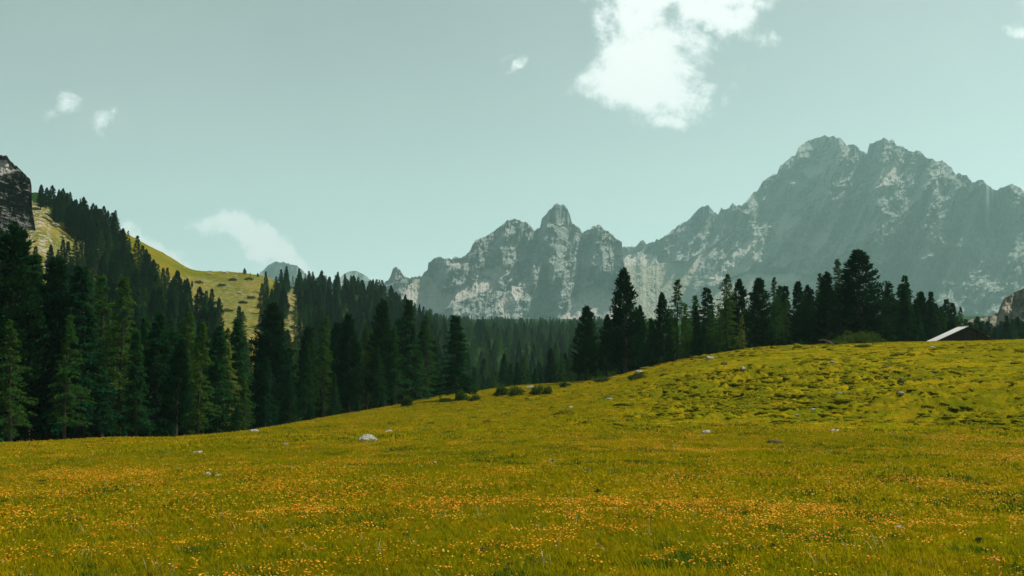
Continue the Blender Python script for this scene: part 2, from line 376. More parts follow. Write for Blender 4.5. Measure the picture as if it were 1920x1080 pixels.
# ------------------------------------------------------------------ ground
TR = [12, 22, 40, 60, 80, 100, 120, 140, 165, 200, 250, 300, 400, 480, 560, 700, 1000, 1500, 2500]
TAB = {
 -900: [999, 895, 838, 814, 806, 806, 812, 800, 770, 700, 620, 560, 420, 380, 400, 450, 520, 560, 590],
 -300: [999, 895, 838, 814, 806, 806, 815, 800, 770, 720, 650, 580, 430, 385, 400, 450, 520, 560, 590],
 0:    [999, 895, 838, 816, 808, 812, 822, 818, 800, 760, 690, 620, 460, 402, 420, 470, 540, 580, 595],
 60:   [999, 895, 838, 816, 808, 812, 822, 818, 800, 755, 685, 610, 440, 394, 430, 480, 545, 580, 595],
 150:  [999, 895, 838, 815, 806, 811, 820, 817, 800, 755, 685, 610, 480, 431, 450, 490, 550, 580, 598],
 215:  [999, 895, 838, 814, 805, 809, 818, 816, 800, 755, 690, 615, 505, 447, 462, 500, 560, 585, 600],
 300:  [998, 895, 838, 815, 806, 808, 816, 815, 800, 757, 695, 625, 540, 486, 492, 520, 570, 590, 600],
 370:  [998, 894, 838, 815, 806, 806, 815, 815, 800, 760, 700, 640, 568, 518, 521, 540, 580, 600, 600],
 480:  [997, 893, 837, 812, 801, 799, 808, 812, 800, 765, 705, 655, 580, 526, 521, 540, 580, 600, 600],
 560:  [996, 891, 834, 809, 796, 789, 789, 796, 798, 780, 735, 690, 612, 566, 548, 560, 590, 605, 603],
 700:  [995, 889, 828, 803, 788, 775, 767, 767, 778, 790, 770, 735, 650, 600, 562, 565, 600, 610, 605],
 780:  [990, 884, 825, 800, 784, 770, 760, 752, 750, 775, 775, 745, 685, 635, 606, 600, 612, 610, 603],
 860:  [985, 880, 822, 797, 780, 765, 755, 745, 738, 748, 772, 755, 712, 682, 655, 635, 618, 605, 600],
 1000: [983, 878, 816, 790, 770, 752, 734, 723, 725, 745, 762, 750, 715, 690, 668, 645, 622, 608, 600],
 1130: [980, 876, 810, 779, 751, 727, 712, 713, 728, 748, 750, 740, 710, 690, 665, 645, 622, 608, 600],
 1200: [980, 875, 811, 777, 745, 714, 694, 696, 712, 735, 738, 730, 705, 685, 662, 643, 620, 606, 600],
 1300: [978, 874, 812, 774, 731, 693, 671, 674, 692, 715, 720, 715, 700, 680, 660, 640, 620, 605, 600],
 1450: [977, 872, 806, 768, 720, 681, 656, 649, 658, 685, 700, 700, 690, 670, 655, 636, 618, 603, 600],
 1650: [977, 872, 803, 763, 714, 676, 652, 642, 648, 670, 685, 685, 675, 660, 645, 630, 615, 602, 600],
 1800: [977, 872, 802, 762, 713, 675, 650, 640, 650, 668, 680, 675, 655, 642, 632, 620, 610, 602, 600],
 1920: [977, 872, 802, 762, 713, 674, 649, 638, 645, 664, 675, 670, 650, 640, 630, 618, 608, 600, 600],
 2500: [977, 872, 802, 762, 712, 672, 645, 632, 630, 640, 650, 650, 640, 630, 620, 610, 600, 595, 595],
}
def build_ground():
    pxs = sorted(TAB); az_k = np.array([azpx(p) for p in pxs])
    Rk = np.array(TR, float)
    zt = np.array([[ (640 - py) / F * r for py, r in zip(TAB[p], TR)] for p in pxs])   # relative to the eye
    # near field: plane through the camera's feet
    near = [1.0, 4.0, 7.5]
    k = (zt[:, 0] + EYE) / 12.0
    zn = np.stack([-EYE + k * r for r in near], 1)
    R = np.concatenate([near, Rk, [7000.0]]); z = np.concatenate([zn, zt, zt[:, -1:] * 1.1 + 20], 1)
    az = np.concatenate([np.linspace(-180, -60, 14)[:-1], np.linspace(-60, -34, 18)[:-1], np.linspace(-34, 34, 760), np.linspace(34, 60, 18)[1:], np.linspace(60, 180, 14)[1:]])
    az = np.radians(az)
    rr = [0.5]
    while rr[-1] < 7000:
        r = rr[-1]
        st = 0.25 if r < 4 else 0.05 + 0.010 * r if r < 38 else 0.42 if r < 90 else 0.55 if r < 150 else 1.5 if r < 170 else 0.018 * r
        rr.append(r + st)
    rr = np.array(rr)
    Z = hermite(np.log(R), z.T, np.log(rr))            # (nr, cols)
    # columns -> angles; beyond the table blend to a gentle slope
    Zg = hermite(az_k, Z.T, az).T                      # (nr, naz)
    AZ, RR = np.meshgrid(az, rr)
    X = np.sin(AZ) * RR; Y = np.cos(AZ) * RR
    PX = 960 + F * np.tan(np.clip(AZ, -1.3, 1.3)) * 1.0
    # undulation and hummocks
    Zg = Zg + 0.05 * fbm(X / 3.0, Y / 3.0, 0, 4, .5, 3) * sstep(RR, 3, 14) * (1 - sstep(RR, 200, 260))
    Zg = Zg + 0.32 * fbm(X / 16.0, Y / 16.0, 0, 3, .5, 5) * sstep(RR, 15, 40)
    hm = sstep(PX + 40 * fbm(X / 18, Y / 18, 0, 3, .5, 8), 1120, 1330) * sstep(RR + 9 * fbm(X / 10, Y / 10, 4, 3, .5, 9), 46, 62) * (1 - 0.75 * sstep(RR, 84, 108)) * (1 - sstep(PX, 2300, 2700))
    hm = hm * (0.45 + 0.55 * sstep(fbm(X / 9, Y / 9, 7, 3, .5, 12), -0.3, 0.25))
    side = 0.35 * sstep(RR, 50, 75) * sstep(PX, 640, 960) * (1 - sstep(PX, 1150, 1350))
    a = X * 0.93 + Y * 0.37; b = -X * 0.37 + Y * 0.93     # terracettes run with the contour
    h1 = np.maximum(0, ridged(a / 1.9, b / 1.15, 0, 3, .5, 21)) + 0.25 * fbm(a / 5, b / 2.2, 0, 2, .5, 27)
    Zg = Zg + (h1 * 0.75 * np.maximum(hm, side * 0.45)) * (np.abs(AZ) < 0.7)
    # far hills get real relief
    Zg = Zg + (2.2 * fbm(X / 45, Y / 45, 0, 4, .5, 31) + .5 * ridged(X / 9, Y / 9, 0, 3, .6, 33)) * sstep(RR, 190, 300)
    Zg = Zg + EYE
    nr, na = Zg.shape
    V = np.stack([X, Y, Zg], -1).reshape(-1, 3)
    i = np.arange(nr - 1)[:, None] * na + np.arange(na - 1)[None, :]
    Q = np.stack([i, i + 1, i + na + 1, i + na], -1).reshape(-1, 4)
    Q = Q[:, ::-1]
    # centre cap
    c = len(V); V = np.concatenate([V, [[0, 0, 0.0]]])
    capf = np.stack([np.arange(na - 1), np.arange(1, na), np.full(na - 1, c)], 1)
    me = bpy.data.meshes.new('ground')
    # quads + degenerate-free cap as quads is awkward: build the cap as its own tiny fan of quads
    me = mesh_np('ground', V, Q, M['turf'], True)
    pxg, pyg = proj(X, np.maximum(Y, 0.1), Zg)
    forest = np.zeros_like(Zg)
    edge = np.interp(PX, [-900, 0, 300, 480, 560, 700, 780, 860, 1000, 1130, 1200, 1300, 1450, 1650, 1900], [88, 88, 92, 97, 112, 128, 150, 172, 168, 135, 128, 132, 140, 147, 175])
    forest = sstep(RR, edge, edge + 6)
    open_l = inpoly(pxg, pyg, [(225, 440), (262, 520), (330, 560), (400, 615), (455, 665), (500, 640), (490, 590), (500, 560), (520, 500), (380, 480)]) & (RR > 200)
    open_m = inpoly(pxg, pyg, [(540, 530), (565, 530), (570, 600), (560, 680), (520, 680), (535, 600)]) & (RR > 200)
    open_r = inpoly(pxg, pyg, [(30, 370), (80, 385), (190, 470), (180, 520), (120, 530), (30, 530)]) & (RR > 200)
    open_x = inpoly(pxg, pyg, [(225, 430), (262, 520), (330, 560), (400, 615), (455, 690), (560, 700), (575, 600), (575, 500), (380, 470)]) & (RR > 200)
    open_ = (open_l | open_m | open_r | open_x)
    hill = np.where(open_, 1.0, 0)
    for _ in range(4): hill[1:-1, 1:-1] = (hill[1:-1, 1:-1] + hill[:-2, 1:-1] + hill[2:, 1:-1] + hill[1:-1, :-2] + hill[1:-1, 2:]) / 5
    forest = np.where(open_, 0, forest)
    rub = ((pxg < 190) & open_r & (RR > 200)) * (0.3 + 0.7 * (np.abs(pxg - (75 + (pyg - 440) * 0.1)) < 22))
    rub = np.where(open_l & (pyg > 520), 0.35, rub) + np.where(open_m, .6, 0)
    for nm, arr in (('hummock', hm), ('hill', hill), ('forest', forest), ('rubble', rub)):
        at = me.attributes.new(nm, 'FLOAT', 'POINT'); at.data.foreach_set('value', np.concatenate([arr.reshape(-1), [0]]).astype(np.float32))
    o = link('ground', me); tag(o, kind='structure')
    o['label'] = 'flowery alpine meadow falling to a wooded valley'
    return az, rr, Zg
GAZ, GRR, GZ = build_ground()
def gz(x, y):
    x = np.asarray(x, float); y = np.asarray(y, float)
    a = np.arctan2(x, y); r = np.hypot(x, y)
    i = np.clip(np.searchsorted(GAZ, a) - 1, 0, len(GAZ) - 2); j = np.clip(np.searchsorted(GRR, r) - 1, 0, len(GRR) - 2)
    fa = np.clip((a - GAZ[i]) / (GAZ[i + 1] - GAZ[i]), 0, 1); fr = np.clip((r - GRR[j]) / (GRR[j + 1] - GRR[j]), 0, 1)
    return (GZ[j, i] * (1 - fa) + GZ[j, i + 1] * fa) * (1 - fr) + (GZ[j + 1, i] * (1 - fa) + GZ[j + 1, i + 1] * fa) * fr
def at_r(px, r):
    a = azpx(px); x = math.sin(a) * r; y = math.cos(a) * r
    return x, y, float(gz(x, y))
def at_px(px, py, rmin=5, rmax=170):
    """first ground point seen at a photo pixel"""
    for r in np.concatenate([np.arange(rmin, 40, 0.1), np.arange(max(rmin, 40), rmax, 0.25)]):
        x, y, z = at_r(px, r)
        if proj(x, y, z)[1] <= py: return x, y, z, r
    return x, y, z, r

# ------------------------------------------------------------------ mountains
def mountain(name, label, top, base, r0, ncol, nrow, mat, cliff=67, scree=(), sward=(), steep=(), jag=3.0, amp=1.0, seed=0, nback=14,
             unit=1.0, strata=0.0, kind_cat=None, skew=0.25, ledges=()):
    tp = np.array(top, float); x0, x1 = tp[0, 0], tp[-1, 0]
    px = np.linspace(x0, x1, ncol)
    ty = np.interp(px, tp[:, 0], tp[:, 1])
    ty = ty + 1.5 * jag * fbm(px / 7.0, 0 * px, seed, 4, .62, seed + 40) - 0.5 * jag * np.abs(vnoise(px / 4.1, 0 * px, 3.3, seed + 41))
    bp = np.array(base, float); by = np.interp(px, bp[:, 0], bp[:, 1])
    v = np.linspace(0, 1, nrow)[:, None]
    PX = np.repeat(px[None, :], nrow, 0); PY = by[None, :] + (ty - by)[None, :] * v
    wx = PX + 7 * fbm(PX / 22, PY / 22, 1.1, 4, .6, seed + 50); wy = PY + 6 * fbm(PX / 18, PY / 18, 4.4, 4, .6, seed + 51)
    sc = np.zeros_like(PX); sw = np.zeros_like(PX); sp = np.zeros_like(PX)
    for p in scree: sc = np.maximum(sc, inpoly(wx, wy, p) * 1.0)
    for p in sward: sw = np.maximum(sw, inpoly(wx, wy, p) * 1.0)
    for p in steep: sp = np.maximum(sp, inpoly(wx, wy, p) * 1.0)
    def blur(a, n):
        for _ in range(n):
            a = (a + np.roll(a, 1, 0) + np.roll(a, -1, 0) + np.roll(a, 1, 1) + np.roll(a, -1, 1)) / 5
        return a
    sc = blur(sc, 3); sw = blur(sw, 4); sp = blur(sp, 4)
    if not np.isscalar(cliff): cliff = np.interp(px, [a_[0] for a_ in cliff], [a_[1] for a_ in cliff])
    ang = cliff + 7 * fbm(PX / 60, PY / 60, 0, 3, .5, seed + 60)
    ang = ang * (1 - np.maximum(sc, sw)) + (36 * sc + 40 * (sw * (1 - sc))); ang = np.clip(ang + 9 * sp, 30, 84)
    # altitude step and horizontal set-back of each row
    if not np.isscalar(r0): r0 = np.interp(px, [a_[0] for a_ in r0], [a_[1] for a_ in r0])
    scale = r0 / F
    dz = np.abs(np.diff(PY, axis=0)) * scale
    back = np.concatenate([np.zeros((1, ncol)), np.cumsum(dz / np.tan(np.radians(ang[1:])), 0)])
    k = 14
    kern = np.ones(2 * k + 1) / (2 * k + 1)
    back = np.apply_along_axis(lambda a: np.convolve(np.pad(a, k, mode='edge'), kern, 'valid'), 1, back)
    sm_ = 1 - 0.80 * np.maximum(sc, sw)
    U = (PX + skew * PY) ; Vv = PY
    un = unit
    d = 95 * ridged(U / (150 * un), Vv / (210 * un), 0, 2, .5, seed) + 75 * ridged(U / (58 * un), Vv / (105 * un), 2, 3, .5, seed + 3)
    d += 34 * ridged(U / (21 * un), Vv / (46 * un), 5, 4, .55, seed + 5)
    cu = U + 5 * fbm(PX / 14, PY / 14, 0, 3, .5, seed + 70); cv = Vv + 5 * fbm(PX / 14, PY / 14, 7, 3, .5, seed + 71)
    c1, _ = cells(cu / (17 * un), cv / (30 * un), seed + 7); c2, _ = cells(cu / (7 * un), cv / (10 * un), seed + 8)
    d += 10 * c1 + 5.5 * c2
    lv = PY / (11 * un) + (PX * 0.12) / (11 * un) + 1.4 * fbm(PX / 40, PY / 40, 3, 3, .5, seed + 90)
    saw = lv - np.floor(lv); d += 6.0 * saw * sstep(fbm(PX / 25, PY / 25, 9, 3, .5, seed + 91), -.35, .25)
    fine = 7.5 * fbm(PX / (5 * un), PY / (6 * un), 0, 4, .6, seed + 9)
    dm = d.mean(); d = (dm + (d - dm) * sm_ + fine * (0.55 + 0.45 * sm_)) * amp * scale / 1.3
    if strata: d = d + strata * (ridged((PX * 0.35 - PY * 1.0) / (9 * un), (PX * .1) / (40 * un), 0, 4, .6, seed + 10))
    for (pts, wdt, dep) in ledges:                                      # named buttress crests and gullies
        best = np.full(PX.shape, 1e9)
        for (ax, ay), (bx, by_) in zip(pts[:-1], pts[1:]):
            L2 = (bx - ax)**2 + (by_ - ay)**2; tt = np.clip(((wx - ax) * (bx - ax) + (wy - ay) * (by_ - ay)) / L2, 0, 1)
            best = np.minimum(best, np.hypot(wx - ax - tt * (bx - ax), wy - ay - tt * (by_ - ay)))
        d = d + dep * np.clip(1 - best / wdt, 0, 1) * scale / 1.3
    fade = sstep(v, 0, 0.05)
    RRm = r0 + back - d * fade
    X, Y, Z = W(PX, PY, RRm)
    # the far side falls away behind the crest
    bx = [X[-1]]; 
    rows = [np.stack([X, Y, Z], -1)]
    rtop = RRm[-1]; ztop = Z[-1]; hgt = np.maximum(ztop - W(px, by, r0)[2], 5)
    a = np.arctan2(X[-1], Y[-1])
    for j in range(1, nback + 1):
        q = (j / nback) ** 1.6
        rb = rtop + hgt * q * 1.1 + 10 * scale * fbm(px / 12, px * 0 + j, 0, 3, .5, seed + 80) * min(1, j)
        zb = ztop - hgt * q * 1.02
        rows.append(np.stack([np.sin(a) * rb, np.cos(a) * rb, zb], -1)[None])
    G = np.concatenate(rows, 0); nr = G.shape[0]
    i = np.arange(nr - 1)[:, None] * ncol + np.arange(ncol - 1)[None, :]
    Q = np.stack([i, i + 1, i + ncol + 1, i + ncol], -1).reshape(-1, 4)
    me = mesh_np(name, G.reshape(-1, 3), Q, M[mat], False)
    for nm, arr in (('scree', sc), ('sward', sw)):
        full = np.zeros((nr, ncol)); full[:nrow] = arr
        at = me.attributes.new(nm, 'FLOAT', 'POINT'); at.data.foreach_set('value', full.reshape(-1).astype(np.float32))
    o = link(name, me)
    tag(o, label, kind='structure'); return o

CENTRE = [(690, 600), (705, 560), (722, 527), (732, 520), (737, 505), (742, 502), (750, 506), (757, 516), (768, 525), (793, 515), (802, 506), (803, 495), (815, 486), (828, 482), (840, 487),
          (855, 484), (870, 482), (880, 472), (888, 458), (893, 452), (905, 447), (920, 436), (935, 428), (950, 414), (965, 412), (985, 416), (996, 426), (1003, 433), (1012, 428), (1016, 410), (1022, 402),
          (1035, 390), (1041, 384), (1052, 383), (1060, 387), (1068, 402), (1073, 418), (1085, 428), (1092, 434), (1108, 428), (1122, 423), (1135, 430), (1145, 440), (1157, 448), (1166, 454), (1168, 480), (1172, 510), (1180, 560), (1190, 600)]
mountain('mountain', 'hazy grey central rock peaks with a blunt tower', CENTRE, [(690, 625), (1200, 625)], 3500, 560, 300, 'limestone', cliff=50, seed=100, jag=3.2,
         scree=[[(768, 535), (800, 512), (812, 522), (825, 545), (860, 536), (905, 520), (930, 530), (945, 545), (905, 548), (850, 570), (820, 590), (780, 590), (755, 560)],
                [(1052, 595), (1075, 560), (1105, 535), (1120, 538), (1150, 545), (1190, 550), (1190, 625), (1050, 625)],
                [(935, 560), (965, 535), (990, 545), (960, 570), (945, 590)], [(840, 486), (878, 482), (880, 492), (855, 497)],
                [(905, 510), (935, 498), (950, 512), (930, 530)]],
         sward=[[(775, 528), (800, 515), (810, 530), (800, 545), (780, 550)]],
         steep=[[(805, 490), (870, 490), (900, 450), (1000, 420), (1050, 380), (1170, 450), (1170, 540), (1100, 530), (900, 500), (820, 540)]],
         ledges=[([(1003, 430), (1015, 480), (1022, 560)], 16, -55), ([(1045, 385), (1040, 450), (1050, 560)], 30, 55), ([(1090, 434), (1085, 500), (1080, 560)], 10, -35),
                 ([(960, 412), (950, 470), (965, 560)], 28, 45), ([(1125, 425), (1130, 500)], 22, 35), ([(893, 452), (880, 510)], 14, 28)])
MASSIF = [(1040, 610), (1100, 520), (1150, 468), (1168, 464), (1185, 462), (1195, 459), (1200, 452), (1206, 450), (1212, 459), (1218, 455), (1226, 457), (1232, 446), (1237, 452), (1245, 444), (1262, 430), (1275, 422), (1290, 415), (1298, 404), (1310, 392), (1325, 385),
          (1335, 394), (1346, 405), (1352, 391), (1358, 394), (1366, 392), (1374, 382), (1382, 386), (1391, 388), (1400, 376), (1412, 364), (1422, 357), (1430, 340), (1448, 328), (1458, 324), (1463, 309), (1478, 300), (1490, 292), (1500, 273), (1512, 265), (1530, 261), (1542, 257), (1556, 256), (1575, 261),
          (1586, 272), (1603, 273), (1612, 283), (1626, 288), (1630, 272), (1644, 261), (1658, 260), (1674, 265), (1684, 275), (1700, 279), (1714, 285), (1722, 283), (1740, 298), (1765, 303), (1782, 312), (1792, 326), (1812, 328), (1822, 340), (1842, 338), (1856, 352), (1866, 357), (1880, 350), (1897, 346),
          (1908, 352), (1925, 360), (1960, 350), (2010, 330), (2080, 345), (2150, 400), (2200, 500)]
mountain('mountain', 'large grey rock massif with rounded double summit at right', MASSIF, [(1040, 625), (2200, 625)], 4350, 940, 400, 'limestone', cliff=[(1040, 42), (1350, 43), (1480, 49), (1700, 54), (2200, 56)], seed=200, jag=3.4, skew=0.45,
         scree=[[(1270, 590), (1320, 545), (1400, 515), (1500, 514), (1548, 520), (1560, 545), (1560, 600), (1280, 600)],
                [(1235, 520), (1290, 490), (1345, 455), (1388, 425), (1370, 440), (1330, 475), (1300, 520), (1260, 560), (1240, 560)],
                [(1165, 470), (1225, 478), (1250, 520), (1230, 600), (1165, 600)], [(1330, 520), (1370, 470), (1420, 440), (1440, 460), (1400, 510), (1360, 525)], [(1440, 500), (1480, 470), (1500, 480), (1470, 505)],
                [(1500, 320), (1535, 303), (1545, 320), (1520, 335)], [(1670, 300), (1690, 290), (1688, 330), (1660, 345), (1640, 350), (1655, 320)], [(1755, 335), (1768, 333), (1770, 365), (1758, 370)],
                [(1440, 425), (1480, 395), (1500, 410), (1460, 450)], [(1510, 455), (1540, 430), (1560, 440), (1530, 475)]],
         sward=[[(1165, 500), (1300, 490), (1290, 600), (1160, 600)], [(1300, 560), (1400, 525), (1540, 535), (1540, 600), (1290, 600)]],
         steep=[[(1440, 340), (1500, 260), (1720, 270), (1900, 360), (2000, 420), (2000, 620), (1660, 620), (1600, 480)], [(1240, 450), (1325, 380), (1395, 380), (1400, 450), (1300, 480)]],
         ledges=[([(1626, 288), (1600, 350), (1585, 420), (1560, 480)], 18, -60), ([(1460, 325), (1520, 345), (1600, 360)], 9, -35), ([(1580, 262), (1570, 330), (1550, 390)], 36, 40),
                 ([(1755, 335), (1740, 400), (1720, 480), (1700, 560)], 36, 70), ([(1735, 370), (1722, 440)], 9, -55), ([(1660, 262), (1650, 340), (1640, 440)], 34, 50),
                 ([(1860, 360), (1880, 440), (1860, 520)], 30, -30), ([(1400, 378), (1420, 450), (1380, 500)], 30, 45), ([(1340, 400), (1330, 450)], 8, -30), ([(1390, 390), (1370, 430)], 9, -35),
                 ([(1325, 386), (1310, 440)], 24, 40), ([(1910, 400), (1900, 480), (1930, 560)], 30, 55), ([(1500, 290), (1450, 400), (1390, 480)], 20, 40)])
mountain('mountain', 'small faint grey peak behind the saddle under the slanting cloud', [(470, 540), (487, 512), (500, 500), (515, 492), (530, 491), (545, 496), (556, 498), (568, 508), (590, 530), (610, 560)], [(470, 600), (610, 600)],
         5600, 150, 70, 'limestone', cliff=58, seed=300, jag=2.0, amp=0.5)
mountain('mountain', 'faintest grey peak tip seen between the treetops', [(615, 560), (632, 525), (645, 515), (655, 509), (668, 508), (680, 514), (688, 519), (700, 530), (720, 560)], [(615, 600), (720, 600)],
         6000, 120, 60, 'limestone', cliff=58, seed=320, jag=1.6, amp=0.4)
mountain('rocky_spur', 'low tan boulder slope at the right edge below the massif', [(1780, 640), (1800, 612), (1812, 604), (1826, 598), (1845, 597), (1858, 592), (1872, 586), (1876, 572), (1884, 558), (1896, 550), (1915, 543), (1950, 535), (2020, 530), (2120, 560), (2200, 640)],
         [(1780, 668), (2200, 668)], 640, 200, 110, 'tan_rock', cliff=48, seed=340, jag=2.0, amp=0.9, unit=1.0, sward=[[(1840, 600), (1870, 590), (1900, 600), (1900, 660), (1820, 660)]])
mountain('rock_outcrop', 'dark layered crag topping the slope at the left edge', [(-260, 330), (-160, 300), (-90, 283), (-30, 289), (0, 291), (12, 293), (20, 302), (28, 310), (38, 318), (50, 330), (57, 336), (60, 352), (58, 375), (60, 392), (64, 412), (68, 440)],
         [(-260, 470), (0, 470), (70, 460)], 392, 260, 150, 'dark_rock', cliff=74, seed=360, jag=2.0, amp=0.8, unit=1.2, strata=1.6,
         scree=[[(-260, 320), (-30, 285), (20, 296), (40, 318), (20, 322), (-260, 345)]], steep=[[(-260, 350), (60, 335), (60, 400), (-260, 420)]])

# ------------------------------------------------------------------ trees
def sprigs(c, d, L, wd, rng):
    """rhombic needle sprays: centre base c, direction d, length L, width wd"""
    n = len(c)
    d = d / (np.linalg.norm(d, axis=1, keepdims=True) + 1e-9)
    r = rng.normal(size=(n, 3)); s = np.cross(d, r); s /= np.linalg.norm(s, axis=1, keepdims=True) + 1e-9
    L = L[:, None]; wd = wd[:, None]
    a = c; b = c + d * L * 0.45 + s * wd; e = c + d * L; f = c + d * L * 0.45 - s * wd
    V = np.stack([a, b, e, f], 1).reshape(-1, 3); F4 = np.arange(n * 4).reshape(-1, 4)
    return V, F4
def conifer(kind, seed):
    rng = np.random.default_rng(seed); H = 15.0
    C = []; D = []; LL = []; WD = []
    tb = MB()
    lean = rng.normal(0, .15, 2)
    zz = np.linspace(0, H * 0.985, 9)
    bend = [np.array([lean[0] * (z / H)**2 + .06 * math.sin(z * .7 + seed), lean[1] * (z / H)**2 + .05 * math.cos(z * .6), z - (0.5 if z == 0 else 0)]) for z in zz]
    rad0 = {'spruce': .22, 'pine': .27, 'larch': .20, 'shrubby': .1}[kind]
    tb.add(*tube(bend, [rad0 * (1.25 if i == 0 else 1) * (1 - 0.93 * i / 8) for i in range(9)], 8))
    def axis(h): return np.array([np.interp(h, zz, [p[0] for p in bend]), np.interp(h, zz, [p[1] for p in bend]), h])
    if kind == 'spruce':
        nb = 230; t0 = rng.uniform(.05, .10); Rm = rng.uniform(3.0, 3.7); pw = rng.uniform(.80, 1.0)
        per = 76
    elif kind == 'pine':
        nb = 210; t0 = rng.uniform(.05, .12); Rm = rng.uniform(2.3, 2.9); per = 74
    else:
        nb = 170; t0 = rng.uniform(.06, .16); Rm = rng.uniform(2.7, 3.4); pw = rng.uniform(.75, .95); per = 66
    gaps = rng.uniform(0, 1, (6, 2))     # azimuth/height holes in the crown
    lopa = rng.uniform(0, 2 * PI); lop = rng.uniform(.0, .22)
    for b in range(nb):
        t = t0 + (1 - t0) * max(0.0, (b + rng.uniform(-.5, .5)) / nb) ** (0.95 if kind != 'pine' else .9)
        t = min(max(t, t0), .992)
        q = (t - t0) / (1 - t0)
        az = rng.uniform(0, 2 * PI)
        if kind == 'spruce':
            R = Rm * (1 - q) ** pw * min(1, .72 + q * 4) + .18
            layer = 1 + .16 * math.sin(q * 60 + az)
            L = R * rng.uniform(.70, 1.12) * layer
        elif kind == 'pine':
            R = Rm * (max(0.0, 1 - q ** 2.6)) ** .75 * (0.80 + .2 * min(1, q * 5)) + .22
            L = R * (0.88 + .15 * math.sin(az * 3 + q * 16 + seed)) * rng.uniform(.75, 1.12) * (1.12 - .35 * q)
        else:
            R = Rm * (1 - q) ** pw * min(1, .6 + q * 3) + .15
            L = R * rng.uniform(.45, 1.2)
        L *= 1 + lop * math.cos(az - lopa)
        for g in gaps:
            da = abs((az - g[0] * 2 * PI + PI) % (2 * PI) - PI)
            if da < .5 and abs(q - g[1]) < .05: L *= .6
        L = max(L, .2)
        o = axis(t * H); out = np.array([math.cos(az), math.sin(az), 0]); side = np.array([-math.sin(az), math.cos(az), 0])
        n = int(per * (0.35 + .65 * min(1.6, L / Rm)))
        s = rng.uniform(.12, 1, n) ** (.75 if kind != 'pine' else .55)
        if kind == 'spruce':
            zc = L * (.16 * s - (.42 - .35 * q) * s ** 1.8) + (q > .9) * .5 * s * L
            lat = rng.uniform(-1, 1, n) * .30 * L * (1.08 - s) + rng.normal(0, .05, n)
            c = o + out * (s * L)[:, None] + side * lat[:, None] + np.array([0, 0, 1]) * (zc + rng.normal(0, .05, n) - np.abs(lat) * .25)[:, None]
            dd = out * rng.uniform(.3, 1.0, n)[:, None] + side * (np.sign(lat) * rng.uniform(.1, .9, n))[:, None] + np.array([0, 0, 1]) * rng.uniform(-.85, .12, n)[:, None]
            ln = rng.uniform(.26, .52, n); w = rng.uniform(.045, .09, n)
        elif kind == 'pine':
            zc = L * (-.05 * s + .42 * s ** 2.2)
            lat = rng.normal(0, .20, n) * (0.5 + L * .45)
            c = o + out * (s * L)[:, None] + side * lat[:, None] + np.array([0, 0, 1]) * (zc + rng.normal(0, .16, n))[:, None]
            dd = out * rng.uniform(.0, .8, n)[:, None] + side * rng.normal(0, .5, n)[:, None] + np.array([0, 0, 1]) * rng.uniform(.1, 1.1, n)[:, None]
            ln = rng.uniform(.22, .42, n); w = rng.uniform(.06, .11, n)
        else:
            zc = L * (.22 * s - .38 * s ** 2) + .25 * q * s * L
            lat = rng.uniform(-1, 1, n) * .22 * L * (1.1 - s) + rng.normal(0, .05, n)
            c = o + out * (s * L)[:, None] + side * lat[:, None] + np.array([0, 0, 1]) * (zc + rng.normal(0, .05, n))[:, None]
            dd = rng.normal(0, .6, (n, 3)) + out * .5 + np.array([0, 0, -.45])
            ln = rng.uniform(.16, .36, n); w = rng.uniform(.03, .065, n)
        C.append(c); D.append(dd); LL.append(ln); WD.append(w)
        if b % (2 if kind == 'larch' else 3) == 0 and L > .5:
            zf = {'spruce': (.16, -.42 + .35 * q), 'pine': (-.05, .42), 'larch': (.22, -.38)}[kind]
            pts = [o + out * (x * L * .9) + np.array([0, 0, L * (zf[0] * x + zf[1] * x * x)]) for x in (0, .5, 1)]
            tb.add(*tube(pts, [.035 + .012 * L, .022, .008], 3))
    # leader
    n = 60; hh = rng.uniform(.93, 1.0, n) * H; az = rng.uniform(0, 2 * PI, n)
    ax = np.array([axis(h) for h in hh]); oo = np.stack([np.cos(az), np.sin(az), np.full(n, .9 if kind != 'larch' else .4)], 1)
    C.append(ax); D.append(oo); LL.append(rng.uniform(.12, .35, n) * (1 if kind != 'pine' else 1.5)); WD.append(np.full(n, .05))
    V, Q = sprigs(np.concatenate(C), np.concatenate(D), np.concatenate(LL), np.concatenate(WD), rng)
    mat = {'spruce': 'spruce_needles', 'pine': 'stone_pine_needles', 'larch': 'larch_needles'}[kind]
    return mesh_np(kind + '_crown', V, Q, M[mat]), tb.mesh(kind + '_trunk', M['bark'])
PROTO = {k: [conifer(k, 10 * i + s) for s in range(n)] for i, (k, n) in enumerate((('spruce', 5), ('pine', 4), ('larch', 4)))}
NAME = {'spruce': 'spruce_tree', 'pine': 'stone_pine', 'larch': 'larch_tree'}
def plant(kind, x, y, z, h, wide, label, group=None, var=None, rz=None, needles=None, sink=0.0):
    c, t = PROTO[kind][(var if var is not None else random.randrange(99)) % len(PROTO[kind])]
    o = thing(NAME[kind], label, 'tree', (x, y, z - sink), random.uniform(0, 6.28) if rz is None else rz, group)
    o.rotation_euler[0] = random.gauss(0, .018); o.rotation_euler[1] = random.gauss(0, .018)
    s = h / 15.0; o.scale = (s * wide, s * wide, s)
    tr = link('trunk', t, o); cr = link('crown', c, o)
    if needles:
        cr.data = c.copy(); cr.data.materials.clear(); cr.data.materials.append(M[needles])
    return o
def tree_px(kind, px, top, r, wide=1.0, label='', group=None, **kw):
    if px > 1090 and r < 200: wide *= 1.28
    x, y, z = at_r(px, r); zt = float(W(px, top, r)[2])
    return plant(kind, x, y, z, max(zt - z, 1.5), wide, label, group, **kw)
TREES_XY = []
